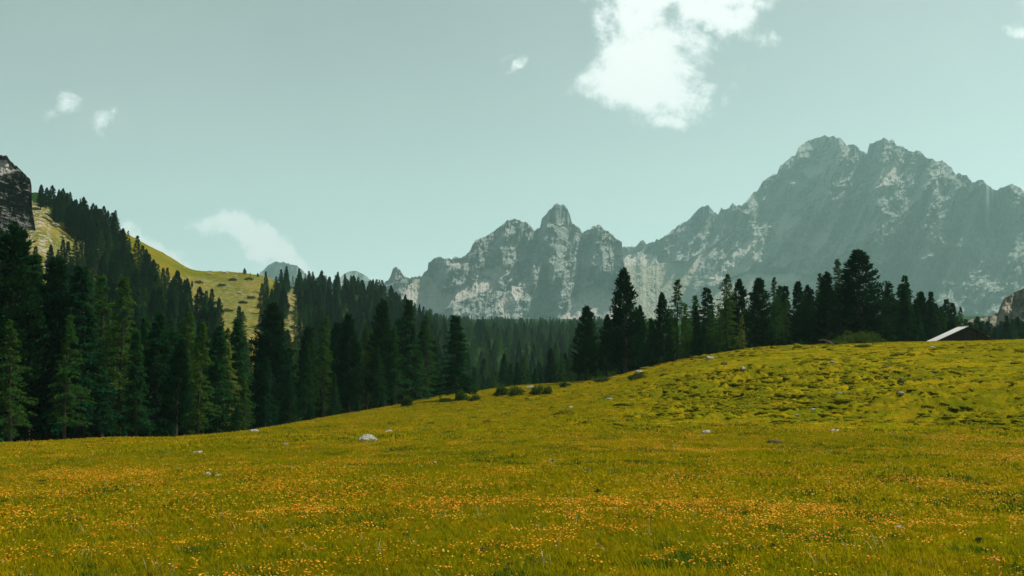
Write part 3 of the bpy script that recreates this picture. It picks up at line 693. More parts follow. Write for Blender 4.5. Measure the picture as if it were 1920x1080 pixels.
def named(lst):
    for row in lst:
        kind, px, top, r, wide, label = row[:6]; kw = row[6] if len(row) > 6 else {}
        o = tree_px(kind, px, top, r, wide, label, **kw); TREES_XY.append((o.location.x, o.location.y))
EDGE_L = 'dark conifers massed along the left edge of the meadow'
named([
 # right-hand knoll, from left to right
 ('pine', 1098, 577, 140, 0.95, 'dark bushy pine at the left end of the knoll clump'),
 ('larch', 1116, 585, 143, 1.0, 'small dull green larch just right of the clump\'s left end'),
 ('pine', 1136, 592, 141, 0.75, 'squat dark pine leaning in left of the tallest columnar pine'),
 ('pine', 1172, 507, 131, 0.84, 'tall black columnar stone pine with knobbly top, nearest the slope', dict(var=1)),
 ('pine', 1201, 575, 146, 0.6, 'narrow pine showing behind the right flank of the tall columnar pine'),
 ('spruce', 1222, 600, 150, 0.8, 'low spruce filling the gap beside the slim black pine'),
 ('pine', 1243, 552, 138, 0.72, 'slim black pine with flat sides, second from the tall columnar pine'),
 ('larch', 1268, 524, 141, 0.95, 'feathery pointed larch right of the slim black pine', dict(var=1)),
 ('larch', 1288, 570, 146, 0.9, 'lower larch hiding behind the feathery pointed one'),
 ('spruce', 1307, 574, 141, 0.62, 'very narrow dark spruce spire mid knoll'),
 ('larch', 1330, 572, 148, 0.9, 'hazy green larch left of the airy wide larch'),
 ('larch', 1361, 514, 142, 1.0, 'airy wide larch with sky showing through its crown', dict(var=2)),
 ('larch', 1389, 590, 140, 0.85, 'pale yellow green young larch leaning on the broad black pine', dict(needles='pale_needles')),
 ('pine', 1418, 524, 138, 1.1, 'broad black pine with full crown and pointed tip'),
 ('larch', 1452, 520, 146, 0.72, 'slim open larch just right of the broad black pine'),
 ('larch', 1473, 560, 150, 0.8, 'short light larch in the gap between two black pines'),
 ('pine', 1496, 530, 139, 0.86, 'black pine with pointed head left of the twin narrow tree'),
 ('spruce', 1522, 543, 143, 0.60, 'thin dark spruce standing before the tall knoll group'),
 ('pine', 1553, 513, 141, 0.86, 'dark rounded pine at the left foot of the tallest pair'),
 ('larch', 1574, 486, 147, 0.92, 'second tallest tree of the knoll, touching the tallest one'),
 ('pine', 1612, 472, 145, 1.42, 'tallest and broadest tree of the knoll with shaggy crown', dict(var=2)),
 ('larch', 1644, 540, 150, 1.2, 'spreading low larch under the right side of the tallest tree'),
 ('spruce', 1668, 531, 150, 0.85, 'pointed spruce first right of the tallest knoll tree'),
 ('spruce', 1695, 534, 152, 0.8, 'pointed spruce second right of the tallest knoll tree'),
 ('spruce', 1717, 562, 154, 0.9, 'lower blunt spruce between two pointed ones'),
 ('spruce', 1745, 547, 172, 0.85, 'pointed spruce with bare leader left of the hut'),
 ('spruce', 1764, 575, 186, 0.8, 'small spruce squeezed in above the hut eave'),
 ('spruce', 1786, 568, 180, 0.9, 'dark spruce rising right behind the white roof'),
 # centre rows
 ('spruce', 857, 592, 130, 1.4, 'single spruce standing clear in the meadow on a bare trunk', dict(var=2)),
 ('larch', 800, 590, 160, 1.05, 'tall pale larch at the right end of the meadow edge row'),
 ('spruce', 766, 562, 152, 1.05, 'tall pointed spruce second from the right end of the edge row'),
 ('pine', 722, 566, 140, 0.95, 'black broad topped pine tallest of the centre edge row'),
 ('larch', 744, 610, 146, 0.9, 'light larch leaning right of the black centre pine'),
 ('spruce', 711, 650, 132, 0.8, 'short spruce in front of the black centre pine'),
 ('pine', 656, 592, 130, 0.95, 'black dense pine left of the short front spruce'),
 ('larch', 690, 612, 142, 0.9, 'thin larch between the two black centre pines'),
 ('larch', 608, 593, 135, 1.0, 'tall thin larch right of the twin small spires'),
 ('spruce', 576, 640, 121, 0.62, 'thin dark spire in front of the pale centre larches'),
 ('larch', 590, 622, 138, 0.9, 'pale larch with ragged top behind the thin dark spire'),
 ('pine', 508, 573, 128, 1.15, 'wide rounded dark pine standing over the left end of the centre row', dict(var=3)),
 ('spruce', 500, 670, 112, 0.95, 'short spruce at the foot of the wide rounded dark pine'),
 ('spruce', 545, 690, 118, 0.9, 'low dark spruce between the wide pine and the thin spire'),
 ('spruce', 630, 700, 124, 0.9, 'low shaded spruce under the thin larch of the centre row'),
 ('larch', 436, 640, 112, 1.0, 'yellowish sunlit larch in the gap left of the wide rounded pine', dict(needles='pale_needles')),  # sunlight on this crown is put into its colour by paler needles
 ('larch', 463, 700, 106, 1.0, 'small larch skirted with light at the gap in the tree wall'),
 # left wall of trees
 ('spruce', 412, 612, 108, 1.0, 'spruce at the right end of the dark left tree wall'),
 ('larch', 375, 604, 100, 1.15, 'bushy larch with light tips second from the right end of the left wall', dict(var=3)),
 ('pine', 335, 640, 95, 1.0, 'dark low pine in front of the left wall between two taller trees'),
 ('spruce', 294, 586, 100, 1.1, 'spruce with steep pointed top mid left wall'),
 ('spruce', 262, 620, 93, 0.9, 'shaded spruce with long bare leaning trunk beside it'),
 ('larch', 232, 520, 105, 1.1, 'tall green larch rising over the middle of the left wall', dict(var=0)),
 ('larch', 196, 516, 108, 1.1, 'tall green larch twin just left of the middle one'),
 ('spruce', 160, 500, 98, 1.05, 'tall shaggy spruce left of the twin larches'),
 ('larch', 128, 590, 92, 1.1, 'lower mossy green larch at the front of the left wall'),
 ('pine', 102, 490, 100, 1.05, 'tall black pine under the open rocky slope'),
 ('spruce', 62, 480, 104, 1.0, 'dark spruce second from the left edge of the photo'),
 ('pine', 18, 432, 98, 1.15, 'very tall black pine touching the left edge of the photo'),
 ('larch', 28, 600, 90, 1.1, 'short mossy larch in front of the left edge pine'),
 ('spruce', -40, 400, 100, 1.1, 'tall spruce just outside the left edge'),
])
# leaning bare trunk in the left wall
RIDGE = [('pine', 71, 347, 418, 1.1), ('pine', 82, 352, 424, 1.2), ('pine', 92, 348, 432, 1.2), ('pine', 106, 363, 425, .9), ('spruce', 114, 366, 432, .8), ('pine', 123, 367, 430, .9), ('pine', 136, 379, 428, 1.0), ('spruce', 146, 372, 436, .6),
         ('pine', 152, 388, 430, 1.1), ('pine', 163, 393, 440, 1.2), ('pine', 174, 393, 436, 1.2), ('pine', 184, 392, 444, 1.3), ('pine', 208, 399, 455, 1.5), ('spruce', 228, 436, 440, .9), ('spruce', 240, 446, 430, .9), ('pine', 272, 467, 430, 1.5),
         ('spruce', 287, 495, 420, .8), ('pine', 305, 506, 428, 1.4), ('pine', 346, 524, 415, 1.3), ('pine', 360, 526, 425, 1.0), ('pine', 458, 503, 492, 1.9), ('spruce', 469, 511, 490, .9), ('pine', 483, 512, 480, 1.8)]
RL = {71: 'leftmost ridge pine hard against the dark crag', 82: 'second ridge pine from the dark crag', 92: 'bushy topped third ridge pine from the dark crag', 146: 'thin dead looking spike sticking out of the ridge trees',
      208: 'round topped pine standing last and alone on the steep ridge skyline', 272: 'round dark pine on the grass slope below the skyline', 305: 'small round pine at the edge of the grass slope',
      458: 'little round pine alone on the grassy saddle skyline', 469: 'tiny thin tree between the two round saddle pines', 483: 'round pine on the saddle next to the wooded hill'}
for kind, px, top, r, wd in RIDGE:
    lab = RL.get(px, 'dark pine among the close row of trees down the left ridge skyline')
    o = tree_px(kind, px, top, r, wd, lab, group=None if px in RL else 'trees down the left ridge skyline')
    TREES_XY.append((o.location.x, o.location.y))

# bulk woods: sample positions, keep the largest as individuals, the rest as one mass
def bulk(px0, px1, r0, r1, spacing, zone, accept, h=(10, 16), mixk=(.6, .2, .2), rk=1.0):
    """rows of jittered positions in ground coordinates"""
    a0, a1 = azpx(px0), azpx(px1); out = []
    xs = [math.sin(a) * r for a in (a0, a1) for r in (r0, r1)]; ys = [math.cos(a) * r for a in (a0, a1) for r in (r0, r1)]
    xr = np.arange(min(xs) - 5, max(xs) + 5, spacing); yr = np.arange(min(ys) - 5, r1 + 5, spacing)
    X, Y = np.meshgrid(xr, yr); X = X + RNG.uniform(-.46, .46, X.shape) * spacing; Y = Y + RNG.uniform(-.46, .46, Y.shape) * spacing
    X = X.ravel(); Y = Y.ravel(); A = np.arctan2(X, Y); R = np.hypot(X, Y)
    k = (A > a0) & (A < a1) & (R > r0) & (R < r1); X, Y, R = X[k], Y[k], R[k]; Z = gz(X, Y)
    PXb, PYb = proj(X, Y, Z)
    k = accept(PXb, PYb, R); X, Y, Z, R, PXb, PYb = [q[k] for q in (X, Y, Z, R, PXb, PYb)]
    for i in range(len(X)):
        if abs(PXb[i] - 1812) < 52 and R[i] < 182: continue
        if abs(PXb[i] - 872) < 52 and R[i] < 250: continue
        if any((X[i] - tx)**2 + (Y[i] - ty)**2 < 5.5 for tx, ty in TREES_XY): continue
        kk = RNG.choice(3, p=mixk); hh = RNG.uniform(*h) * (RNG.uniform(.6, 1) if RNG.random() < .25 else 1)
        out.append((hh / R[i], ['spruce', 'pine', 'larch'][kk], X[i], Y[i], Z[i], hh, zone, PXb[i]))
    return out
lineL = lambda p: np.interp(p, [-400, 60, 150, 215, 270, 330, 400, 455, 480], [520, 520, 505, 462, 522, 562, 612, 662, 700])
def acc_left(p, q, r): return (q > lineL(p)) | ((q > 455) & (p > 172) & (p < 240)) | ((p > 60) & (p < 130) & (q < 0))
def acc_hill(p, q, r):
    opn = inpoly(p, q, [(543, 500), (558, 500), (562, 590), (548, 680), (522, 680), (535, 600)]) & (RNG.random(p.shape) < .8)
    return ~opn & (p > 488 + np.maximum(0, (600 - q)) * 0.06) & (q > np.interp(p, [480, 500, 560, 580], [556, 550, 540, 520]))
allb = []
ridge_cap = lambda p: np.interp(p, [60, 90, 150, 190, 215, 225, 240, 300], [380, 398, 425, 430, 438, 460, 470, 500])
allb += bulk(-220, 475, 108, 200, 5.4, 'left', acc_left, (13, 19), (.5, .15, .35))
allb += bulk(-220, 475, 200, 430, 6.6, 'left', acc_left, (10, 15), (.55, .25, .2))
allb += bulk(100, 225, 395, 450, 4.4, 'ridge', lambda p, q, r: (q < 470 + (p - 150) * .35) & (p > 96 + (q - 420) * 1.2), (9, 13), (.2, .8, 0))
allb += bulk(475, 840, 145, 235, 6.0, 'hill', acc_hill, (11, 16), (.5, .1, .4))
allb += bulk(475, 860, 235, 590, 7.0, 'hill', acc_hill, (9, 14), (.65, .15, .2))
allb += bulk(800, 1130, 190, 420, 7.0, 'valley', lambda p, q, r: p > 0, (8, 13), (.4, .05, .55))
allb += bulk(800, 1160, 420, 1150, 11.5, 'valley', lambda p, q, r: p > 0, (9, 16.5), (.38, .05, .57))
allb += bulk(1085, 1790, 146, 200, 5.6, 'knoll', lambda p, q, r: r > 148 + (p > 1600) * 10, (8.5, 12.5), (.5, .2, .3))
allb += bulk(1130, 1830, 200, 420, 9.5, 'knoll', lambda p, q, r: p > 0, (9, 13), (.7, .1, .2))
allb += bulk(1835, 2150, 230, 430, 6.5, 'hut', lambda p, q, r: p > 0, (8, 12), (.8, .1, .1))
allb += bulk(1825, 1850, 300, 420, 8, 'hut', lambda p, q, r: p > 0, (9, 13), (1, 0, 0))
allb.sort(key=lambda a: -a[0])
ZL = {'left': ('conifer on the left hillside', 'conifers packed on the left hillside'),
      'ridge': ('dark pine in the thick of the ridge trees below the skyline', 'pines thick below the left ridge skyline'),
      'hill': ('conifer on the wooded hill left of centre', 'conifers on the wooded hill left of centre'),
      'valley': ('hazy conifer in the valley below the central peaks', 'conifers of the valley forest below the central peaks'),
      'knoll': ('conifer filling in behind the dark row on the right knoll', 'conifers behind the row on the right knoll'),
      'hut': ('bluish conifer in the small wood right of the hut', 'conifers in the small wood right of the hut')}
WORD = {'spruce': 'spruce', 'pine': 'stone pine', 'larch': 'larch'}
budget = {'spruce': 300 - 30, 'pine': 230, 'larch': 300 - 20}; rest = []
for s_, kind, x, y, z, h, zone, pxb in allb:
    inview = -40 < pxb < 1960
    if budget[kind] > 0 and inview:
        budget[kind] -= 1
        lab = ZL[zone][0].replace('conifer', WORD[kind], 1) if zone != 'ridge' else ZL[zone][0]
        if zone == 'ridge' and kind != 'pine': lab = lab.replace('pine', WORD[kind], 1)
        far_ = 'high up' if z > {'left': 8, 'hill': 8, 'valley': 0}.get(zone, 1e9) else 'low down'
        extra = ''
        if zone == 'left': extra = far_ + (' under the dark crag' if pxb < 120 else ' under the ridge trees' if pxb < 250 else ' beneath the grass slope' if pxb < 370 else ' near the grass strip')
        if zone == 'hill': extra = far_ + (' by the grass strip' if pxb < 600 else ' mid hill' if pxb < 700 else ' on the hill\'s right shoulder')
        if zone == 'valley': extra = far_ + (' left of the gap' if pxb < 960 else ' toward the right knoll')
        if zone == 'knoll': extra = 'left part' if pxb < 1300 else 'middle part' if pxb < 1550 else 'right part'
        if extra: lab = lab + ', ' + extra
        plant(kind, x, y, z, h, random.uniform(.85, 1.2), lab, group=ZL[zone][1].replace('conifers', WORD[kind] + ' trees').replace('pines', WORD[kind] + ' trees') + (', ' + extra if extra else ''), sink=.1)
    else: rest.append((kind, x, y, z, h))

# ------------------------------------------------------------------ scattering by geometry nodes (only for stuff)
def scatter(name, protos, pts, idx, scl, rot, label, tilt=None):
    """protos: list of meshes/objects instanced on points"""
    me = bpy.data.meshes.new(name); me.vertices.add(len(pts)); me.vertices.foreach_set('co', np.asarray(pts, np.float32).ravel())
    a = me.attributes.new('idx', 'INT', 'POINT'); a.data.foreach_set('value', np.asarray(idx, np.int32))
    a = me.attributes.new('scl', 'FLOAT_VECTOR', 'POINT'); a.data.foreach_set('vector', np.asarray(scl, np.float32).ravel())
    r3 = np.zeros((len(pts), 3), np.float32); r3[:, 2] = rot
    if tilt is not None: r3[:, :2] = tilt
    a = me.attributes.new('rot', 'FLOAT_VECTOR', 'POINT'); a.data.foreach_set('vector', r3.ravel())
    o = link(name, me); tag(o, label, kind='stuff')
    g = bpy.data.node_groups.new(name + '_nodes', 'GeometryNodeTree')
    g.interface.new_socket('Geometry', in_out='INPUT', socket_type='NodeSocketGeometry'); g.interface.new_socket('Geometry', in_out='OUTPUT', socket_type='NodeSocketGeometry')
    gi = g.nodes.new('NodeGroupInput'); go = g.nodes.new('NodeGroupOutput'); jn = g.nodes.new('GeometryNodeJoinGeometry')
    def named_attr(nm, ty):
        n = g.nodes.new('GeometryNodeInputNamedAttribute'); n.data_type = ty; n.inputs['Name'].default_value = nm
        return [s for s in n.outputs if s.enabled and s.name == 'Attribute'][0]
    ai = named_attr('idx', 'INT'); asc = named_attr('scl', 'FLOAT_VECTOR'); ar = named_attr('rot', 'FLOAT_VECTOR')
    for k, p in enumerate(protos):
        cp = g.nodes.new('FunctionNodeCompare'); cp.data_type = 'INT'; cp.operation = 'EQUAL'
        ins = [s for s in cp.inputs if s.enabled]; g.links.new(ai, ins[0]); ins[1].default_value = k
        oi = g.nodes.new('GeometryNodeObjectInfo'); oi.inputs['Object'].default_value = p; oi.inputs['As Instance'].default_value = True
        ip = g.nodes.new('GeometryNodeInstanceOnPoints')
        g.links.new(gi.outputs[0], ip.inputs['Points']); g.links.new([s for s in cp.outputs if s.enabled][0], ip.inputs['Selection'])
        g.links.new(oi.outputs['Geometry'], ip.inputs['Instance']); g.links.new(ar, ip.inputs['Rotation']); g.links.new(asc, ip.inputs['Scale'])
        g.links.new(ip.outputs[0], jn.inputs[0])
    g.links.new(jn.outputs[0], go.inputs[0])
    md = o.modifiers.new('scatter', 'NODES'); md.node_group = g
    return o
def src(name, me): return bpy.data.objects.new(name, me)      # not linked to the scene: only a source for the scatter

if rest:
    srcs = []; key = {}
    for kind in PROTO:
        for i, (c, t_) in enumerate(PROTO[kind]):
            key[(kind, i)] = len(srcs); srcs.append(src('crown_source', c))
    pts = [(x, y, z) for _, x, y, z, h in rest]
    idx = [key[(k, random.randrange(len(PROTO[k])))] for k, *_ in rest]
    scl = [((h / 15) * w, (h / 15) * w, h / 15) for (_, x, y, z, h), w in zip(rest, RNG.uniform(.85, 1.25, len(rest)))]
    scatter('far_forest', srcs, pts, idx, scl, RNG.uniform(0, 6.28, len(rest)), 'distant valley forest of small hazy conifers')
print('trees individual', 1 + len(TREES_XY) + sum((270, 230, 280)) - sum(budget.values()), 'mass', len(rest))

# ------------------------------------------------------------------ hut beyond the crest
def build_hut():
    x, y, z = at_r(1812, 163)
    ridge_z = float(W(1810, 612, 163)[2]); z0 = z - 0.4
    Hh = ridge_z - z0; half = 4.9; rise = 2.4; L = 6.0; eav = Hh - rise
    o = thing('alpine_hut', 'low dark timber hut with bright pale roof behind the meadow crest', 'hut', (x, y, z0), -azpx(1812) + math.radians(13))
    # local: gable faces -Y, ridge along +Y
    nb = 22
    hw = half - .45
    pl = MB()
    for i in range(nb):
        xa = -hw + 2 * hw * i / nb; xm = xa + hw / nb
        if xm > 3.0: continue
        top = eav + rise * (1 - abs(xm) / half) - .12
        me = MB(); me.box((0, 0, top / 2), (hw / nb - .012, .03 + .006 * (i % 3), top / 2)); b = link('board', me.mesh('gable_board', M['boards']), o); b.location = (xm, 0.02 * (i % 2), 0)
        b2 = link('board', b.data, o); b2.location = (xm, L - .4, 0)
    for s in (-1, 1):
        w = MB(); ex = hw if s < 0 else 2.95; he = eav / 2 if s < 0 else (eav + rise * (1 - 2.95 / half)) / 2 - .1; w.box((s * ex, (L - .4) / 2, he), (.06, (L - .4) / 2 - .04, he + .05)); link('side_wall', w.mesh('side_wall', M['boards']), o)
    th = math.atan2(rise, half); sl = math.hypot(rise, half) + .35
    for s in (-1, 1):
        sl = (math.hypot(rise, half) + .35) if s < 0 else 3.7
        R = np.array([[math.cos(th), 0, s * math.sin(th)], [0, 1, 0], [-s * math.sin(th), 0, math.cos(th)]])
        c = np.array([s * (sl / 2) * math.cos(th), L / 2 - .3, Hh - (sl / 2) * math.sin(th) + .02])
        rf = MB(); rf.box(c, (sl / 2, L / 2 + .35, .035), R)
        ro = link('roof', rf.mesh('roof_sheet', M['roof']), o)
        sm = MB()
        for k in range(9):
            yy = -L / 2 - .2 + (L + .4) * k / 8
            sm.box(c + R @ np.array([0, yy, .05]), (sl / 2, .02, .02), R)
        link('seam', sm.mesh('roof_seams', M['roof']), ro)
        fb = MB(); fb.box(c + R @ np.array([0, -L / 2 - .38, -.10 if s < 0 else .0]), (sl / 2, .025, .06 if s < 0 else .12), R); link('barge_board', fb.mesh('barge_board', M['boards']), o)
    rc = MB(); rc.box((0, L / 2 - .3, Hh + .07), (.12, L / 2 + .37, .03)); link('ridge_cap', rc.mesh('ridge_cap', M['roof']), o)
    dr = MB(); dr.box((1.2, -.06, 1.0), (.5, .03, .95)); link('door', dr.mesh('door', M['boards']), o)
build_hut()

# ------------------------------------------------------------------ stones, mounds, shrubs
def rock_mesh(seed, w, h, dpt, mat='stone', n=3):
    import bmesh
    bm = bmesh.new(); bmesh.ops.create_icosphere(bm, subdivisions=n, radius=1.0)
    co = np.array([v.co[:] for v in bm.verts])
    q = fbm(co[:, 0] * 1.1 + seed, co[:, 1] * 1.1, co[:, 2] * 1.1, 4, .55, seed)
    cl = np.floor((co @ np.array([.3, .5, .8])) * 4 + q * 2) / 4
    co = co * (1 + .42 * q + .06 * cl)[:, None]
    co[:, 2] = np.maximum(co[:, 2], -.35)
    for v, c in zip(bm.verts, co): v.co = (c[0] * w, c[1] * dpt, c[2] * h)
    me = bpy.data.meshes.new('rock'); bm.to_mesh(me); bm.free(); me.materials.append(M[mat]); return me
STONES = [  # px, py, width px, height px, name, label
 (693, 829, 36, 15, 'boulder', 'largest grey boulder lying in the left half of the meadow'),
 (379, 852, 17, 7, 'stone', 'small pale stone in the left meadow above the flat slabs'),
 (396, 892, 18, 7, 'stone', 'flat pale slab left one of a touching pair in the left meadow'),
 (415, 894, 14, 5, 'stone', 'smaller slab right one of the touching pair in the left meadow'),
 (731, 811, 14, 5, 'stone', 'little grey stone up and right of the largest boulder'),
 (1675, 994, 16, 8, 'stone', 'white stone in the lower right foreground'),
 (4, 938, 14, 9, 'stone', 'grey stone cut by the left edge of the photo'),
 (1322, 815, 20, 8, 'stone', 'pale stone right of centre below the bumpy slope'),
 (1561, 810, 22, 5, 'stone', 'long flat whitish stone under the bumpy slope at right'),
 (1328, 673, 13, 6, 'stone', 'pale stone on the knoll rim near the slim spruces'),
 (1140, 750, 14, 4, 'stone', 'pinkish flat stone right of the low shrubs, mid slope'),
 (1070, 765, 10, 4, 'stone', 'tiny grey stone just below the middle of the slope'),
 (1558, 680, 9, 4, 'stone', 'tiny pale stone high on the knoll below its tallest tree'),
 (1390, 695, 10, 5, 'stone', 'small pale stone in the upper bumpy turf'),
 (1570, 739, 9, 4, 'stone', 'whitish stone at the centre of the bumpy turf band'),
 (1684, 742, 11, 5, 'stone', 'whitish stone in bumpy turf below the dark stump'),
 (1520, 770, 10, 4, 'stone', 'low pale stone at the foot of the bumpy turf'),
 (1490, 782, 8, 4, 'stone', 'little pale stone at the lowest edge of the bumpy turf'),
 (1783, 793, 8, 3, 'stone', 'tiny white stone far right below the bumpy turf'),
 (1745, 652, 9, 3, 'stone', 'white stone on the crest just below the hut'),
 (384, 808, 14, 4, 'stone', 'flat light stone where the left tree wall ends'),
 (408, 808, 12, 4, 'stone', 'second flat light stone where the left tree wall ends'),
 (482, 811, 18, 6, 'stone', 'rough grey stone near the bend of the meadow edge'),
 (578, 786, 16, 5, 'stone', 'light stone by the foot of the thin dark spire'),
 (540, 836, 8, 7, 'stone', 'small upright light stone between meadow edge and boulder'),
 (880, 748, 12, 5, 'stone', 'pale stone at the foot of the single meadow spruce'),
 (995, 728, 16, 6, 'stone', 'grey slab among the low shrubs right of the single spruce'),
 (1197, 700, 14, 6, 'stone', 'grey slab right of the tall columnar pine\'s foot'),
 (817, 870, 9, 5, 'stone', 'small pinkish stone in mid meadow right of the boulder'),
 (792, 877, 7, 5, 'stone', 'tiny white stone in mid meadow right of the boulder'),
]
for i, (px, py, wp, hp, nm, lab) in enumerate(STONES):
    x, y, z, r = at_px(px, py); s = r / F
    o = link(nm, rock_mesh(500 + i, wp * s * .52, hp * s * .75, wp * s * .45, n=4 if i == 0 else 3)); o.location = (x, y, z + hp * s * .10); o.rotation_euler = (0, 0, random.uniform(-.5, .5))
    tag(o, lab, 'stone')
for i, (px, py, wp, hp, nm, lab) in enumerate([
    (1450, 832, 34, 12, 'earth_mound', 'dark burrow mound in the meadow right of centre'),
    (1684, 722, 14, 14, 'tree_stump', 'dark pointed stump in the bumpy turf at right'),
    (1356, 684, 16, 9, 'earth_mound', 'dark tussock below the knoll rim'),
    (1658, 690, 18, 6, 'earth_mound', 'low dark mound high on the knoll at right'),
    (1745, 699, 14, 5, 'earth_mound', 'brown bare earth patch right of the high dark mound')]):
    x, y, z, r = at_px(px, py); s = r / F
    o = link(nm, rock_mesh(700 + i, wp * s * .42, hp * s * (.85 if 'stump' in nm else .5), wp * s * .35, 'earth', n=4)); o.location = (x, y, z); tag(o, lab, 'stump' if 'stump' in nm else 'mound')

def leaf_ball(n, R, hgt, rng, up=.4, L=(.10, .22), w=(.03, .06), stems=9, flat=.35):
    """leafy mass around several stems"""
    c = rng.normal(size=(n, 3)); c /= np.linalg.norm(c, axis=1, keepdims=True); rad = rng.uniform(.35, 1, n) ** .5
    lob = 1 + .6 * vnoise(c[:, 0] * 2.2 + 5, c[:, 1] * 2.2, c[:, 2] * 2.2, int(rng.integers(999)))
    c = c * (rad * lob)[:, None]; c[:, 2] = np.abs(c[:, 2])
    d = c + rng.normal(0, .5, (n, 3)) + np.array([0, 0, up]); c = c * np.array([R, R, hgt])
    V, Q = sprigs(c, d, rng.uniform(*L, n), rng.uniform(*w, n), rng)
    sb = MB()
    for k in range(stems):
        a = rng.uniform(0, 6.28); q = rng.uniform(.3, .9)
        p1 = np.array([math.cos(a) * R * q, math.sin(a) * R * q, hgt * rng.uniform(.4, .95)])
        sb.add(*tube([(0, 0, -.1), p1 * .5 + np.array([0, 0, .05]), p1], [.04, .025, .01], 4))
    return V, Q, sb
def shrub(px, py, wp, hp, label, nm='shrub', mat='shrub_leaves', seed=0, n=900, rmin=5, leafy=False):
    rng = np.random.default_rng(900 + seed)
    x, y, z, r = at_px(px, py, rmin); s = r / F; R = wp * s / 2; H = hp * s * (.8 if 'thicket' not in nm else 1)
    leafy = leafy or 'leafy' in nm
    if leafy: H *= .7; R *= 1.2
    if leafy:
        V, Q, sb = leaf_ball(int(n * .35), R * .55, H * .5, rng, up=.9, L=(.35 * H, .9 * H), w=(.010, .022), stems=4)
    else: V, Q, sb = leaf_ball(n, R, H, rng, L=(.12 * H + .05, .28 * H + .08), w=(.04, .08))
    o = thing(nm, label, 'shrub', (x, y, z)); link('foliage', mesh_np('shrub_foliage', V, Q, M[mat]), o); link('stems', sb.mesh('shrub_stems', M['bark']), o)
    return o
shrub(765, 762, 17, 22, 'small dark bush alone in the grass left of the single spruce', seed=1)
shrub(866, 752, 18, 18, 'dark bush right against the single spruce\'s trunk', seed=2)
shrub(890, 752, 24, 12, 'low dark bush a step right of the single spruce', seed=3)
shrub(835, 755, 26, 8, 'creeping dark bush left of the single spruce\'s trunk', seed=4)
shrub(940, 743, 24, 22, 'left one of the paired dark bushes at the forest rim', seed=5)
shrub(966, 743, 26, 18, 'right one of the paired dark bushes at the forest rim', seed=6)
shrub(1006, 740, 24, 18, 'dark bush with small sapling over it at the forest rim', seed=7)
shrub(1027, 739, 18, 12, 'low bush tapering right of the sapling bush', seed=8)
shrub(1058, 727, 18, 12, 'dark lump of a bush beside a pale slab', seed=9)
shrub(1128, 716, 26, 10, 'low dark bush left of the tall columnar pine\'s foot', seed=10)
shrub(1192, 712, 28, 12, 'low dark bush right of the tall columnar pine\'s foot', seed=11)
shrub(1610, 644, 62, 17, 'wide low green thicket on the crest under the tallest tree', nm='thicket', mat='shrub_leaves', seed=12, n=2600)
shrub(1568, 646, 30, 8, 'flat dark bush on the crest left of the wide thicket', seed=13)
shrub(1340, 953, 16, 18, 'dark leafy clump in the right foreground meadow', nm='leafy_plant', mat='dark_leaf', seed=14, n=260)
shrub(1712, 925, 13, 15, 'dark leafy clump near the right edge of the meadow', nm='leafy_plant', mat='dark_leaf', seed=15, n=220)
shrub(952, 1078, 14, 22, 'dark leafy clump at the bottom centre edge', nm='leafy_plant', mat='dark_leaf', seed=16, n=260)
shrub(1210, 893, 9, 9, 'little dark clump with a pale base in mid meadow', nm='leafy_plant', mat='dark_leaf', seed=17, n=120)
for i, (px, py, w_, h_) in enumerate([(140, 990, 20, 15), (408, 893, 14, 9), (632, 925, 20, 12), (682, 932, 17, 12), (698, 988, 20, 14), (762, 1010, 24, 14), (905, 1040, 22, 16), (1120, 925, 14, 9),
        (1622, 985, 18, 12), (1495, 905, 14, 10), (1080, 872, 12, 8), (1300, 935, 14, 10), (300, 1030, 22, 16), (90, 905, 14, 8), (1820, 1020, 20, 15), (1440, 1030, 20, 14), (850, 955, 14, 10), (235, 925, 15, 10)]):
    shrub(px, py, w_, h_, 'small dark green leafy clump set in the foreground grass', nm='leafy_plant', mat='dark_leaf', seed=30 + i, n=230)['group'] = 'dark leafy clumps in the foreground grass'
for px, py, w_, h_, lab in [(1036, 868, 18, 14, 'pale dry stalks left one of three in mid meadow'), (1100, 888, 16, 12, 'pale dry stalks middle one of three in mid meadow'), (1146, 888, 16, 12, 'pale dry stalks right one of three in mid meadow'),
        (541, 838, 10, 12, 'pale dry stalks above the large boulder to its left'), (957, 1068, 16, 16, 'pale leafed plant at the bottom centre edge'), (1515, 925, 14, 12, 'pale dry stalks right of the leafy clump, right foreground'), (1218, 898, 10, 9, 'pale tuft in mid meadow right of centre')]:
    shrub(px, py, w_, h_, lab, nm='dry_plant', mat='dry', seed=60 + px, n=90, leafy=True)
shrub(540, 1046, 16, 18, 'bright yellow leaved plant in the lower left foreground', nm='yellow_plant', mat='flower_yellow_leaf', seed=80, n=90, leafy=True)
# sapling by the single spruce, sapling over the bush
for px, top, r, wd, lab in ((826, 735, 127, .9, 'tiny sapling left of the single spruce\'s trunk'), (1003, 690, 150, 1.1, 'young spruce sapling rising over the rim bushes')):
    tree_px('larch' if px == 826 else 'spruce', px, top, r, wd, lab)
for i, (px, r, sz, lab) in enumerate([(392, 470, 1.6, 'dark rock breaking the grass at the foot of the smooth slope'), (421, 486, 2.0, 'long dark rock on the saddle skyline left of the round pine'), (438, 470, 1.3, 'small rock on the saddle near the round pine'),
        (345, 476, 1.1, 'tiny rock on the smooth slope skyline'), (448, 430, 1.5, 'rock halfway down the open saddle grass'), (96, 405, 2.2, 'pale rock beside the ridge trees above the scree'), (112, 392, 1.8, 'pale block on the open slope under the ridge trees'), (148, 385, 2.0, 'pale block lower on the open slope beside the trees')]):
    x, y, z = at_r(px, r); o = link('slope_rock', rock_mesh(1200 + i, sz, sz * .45, sz * .7)); o.location = (x, y, z); tag(o, lab, 'rock')
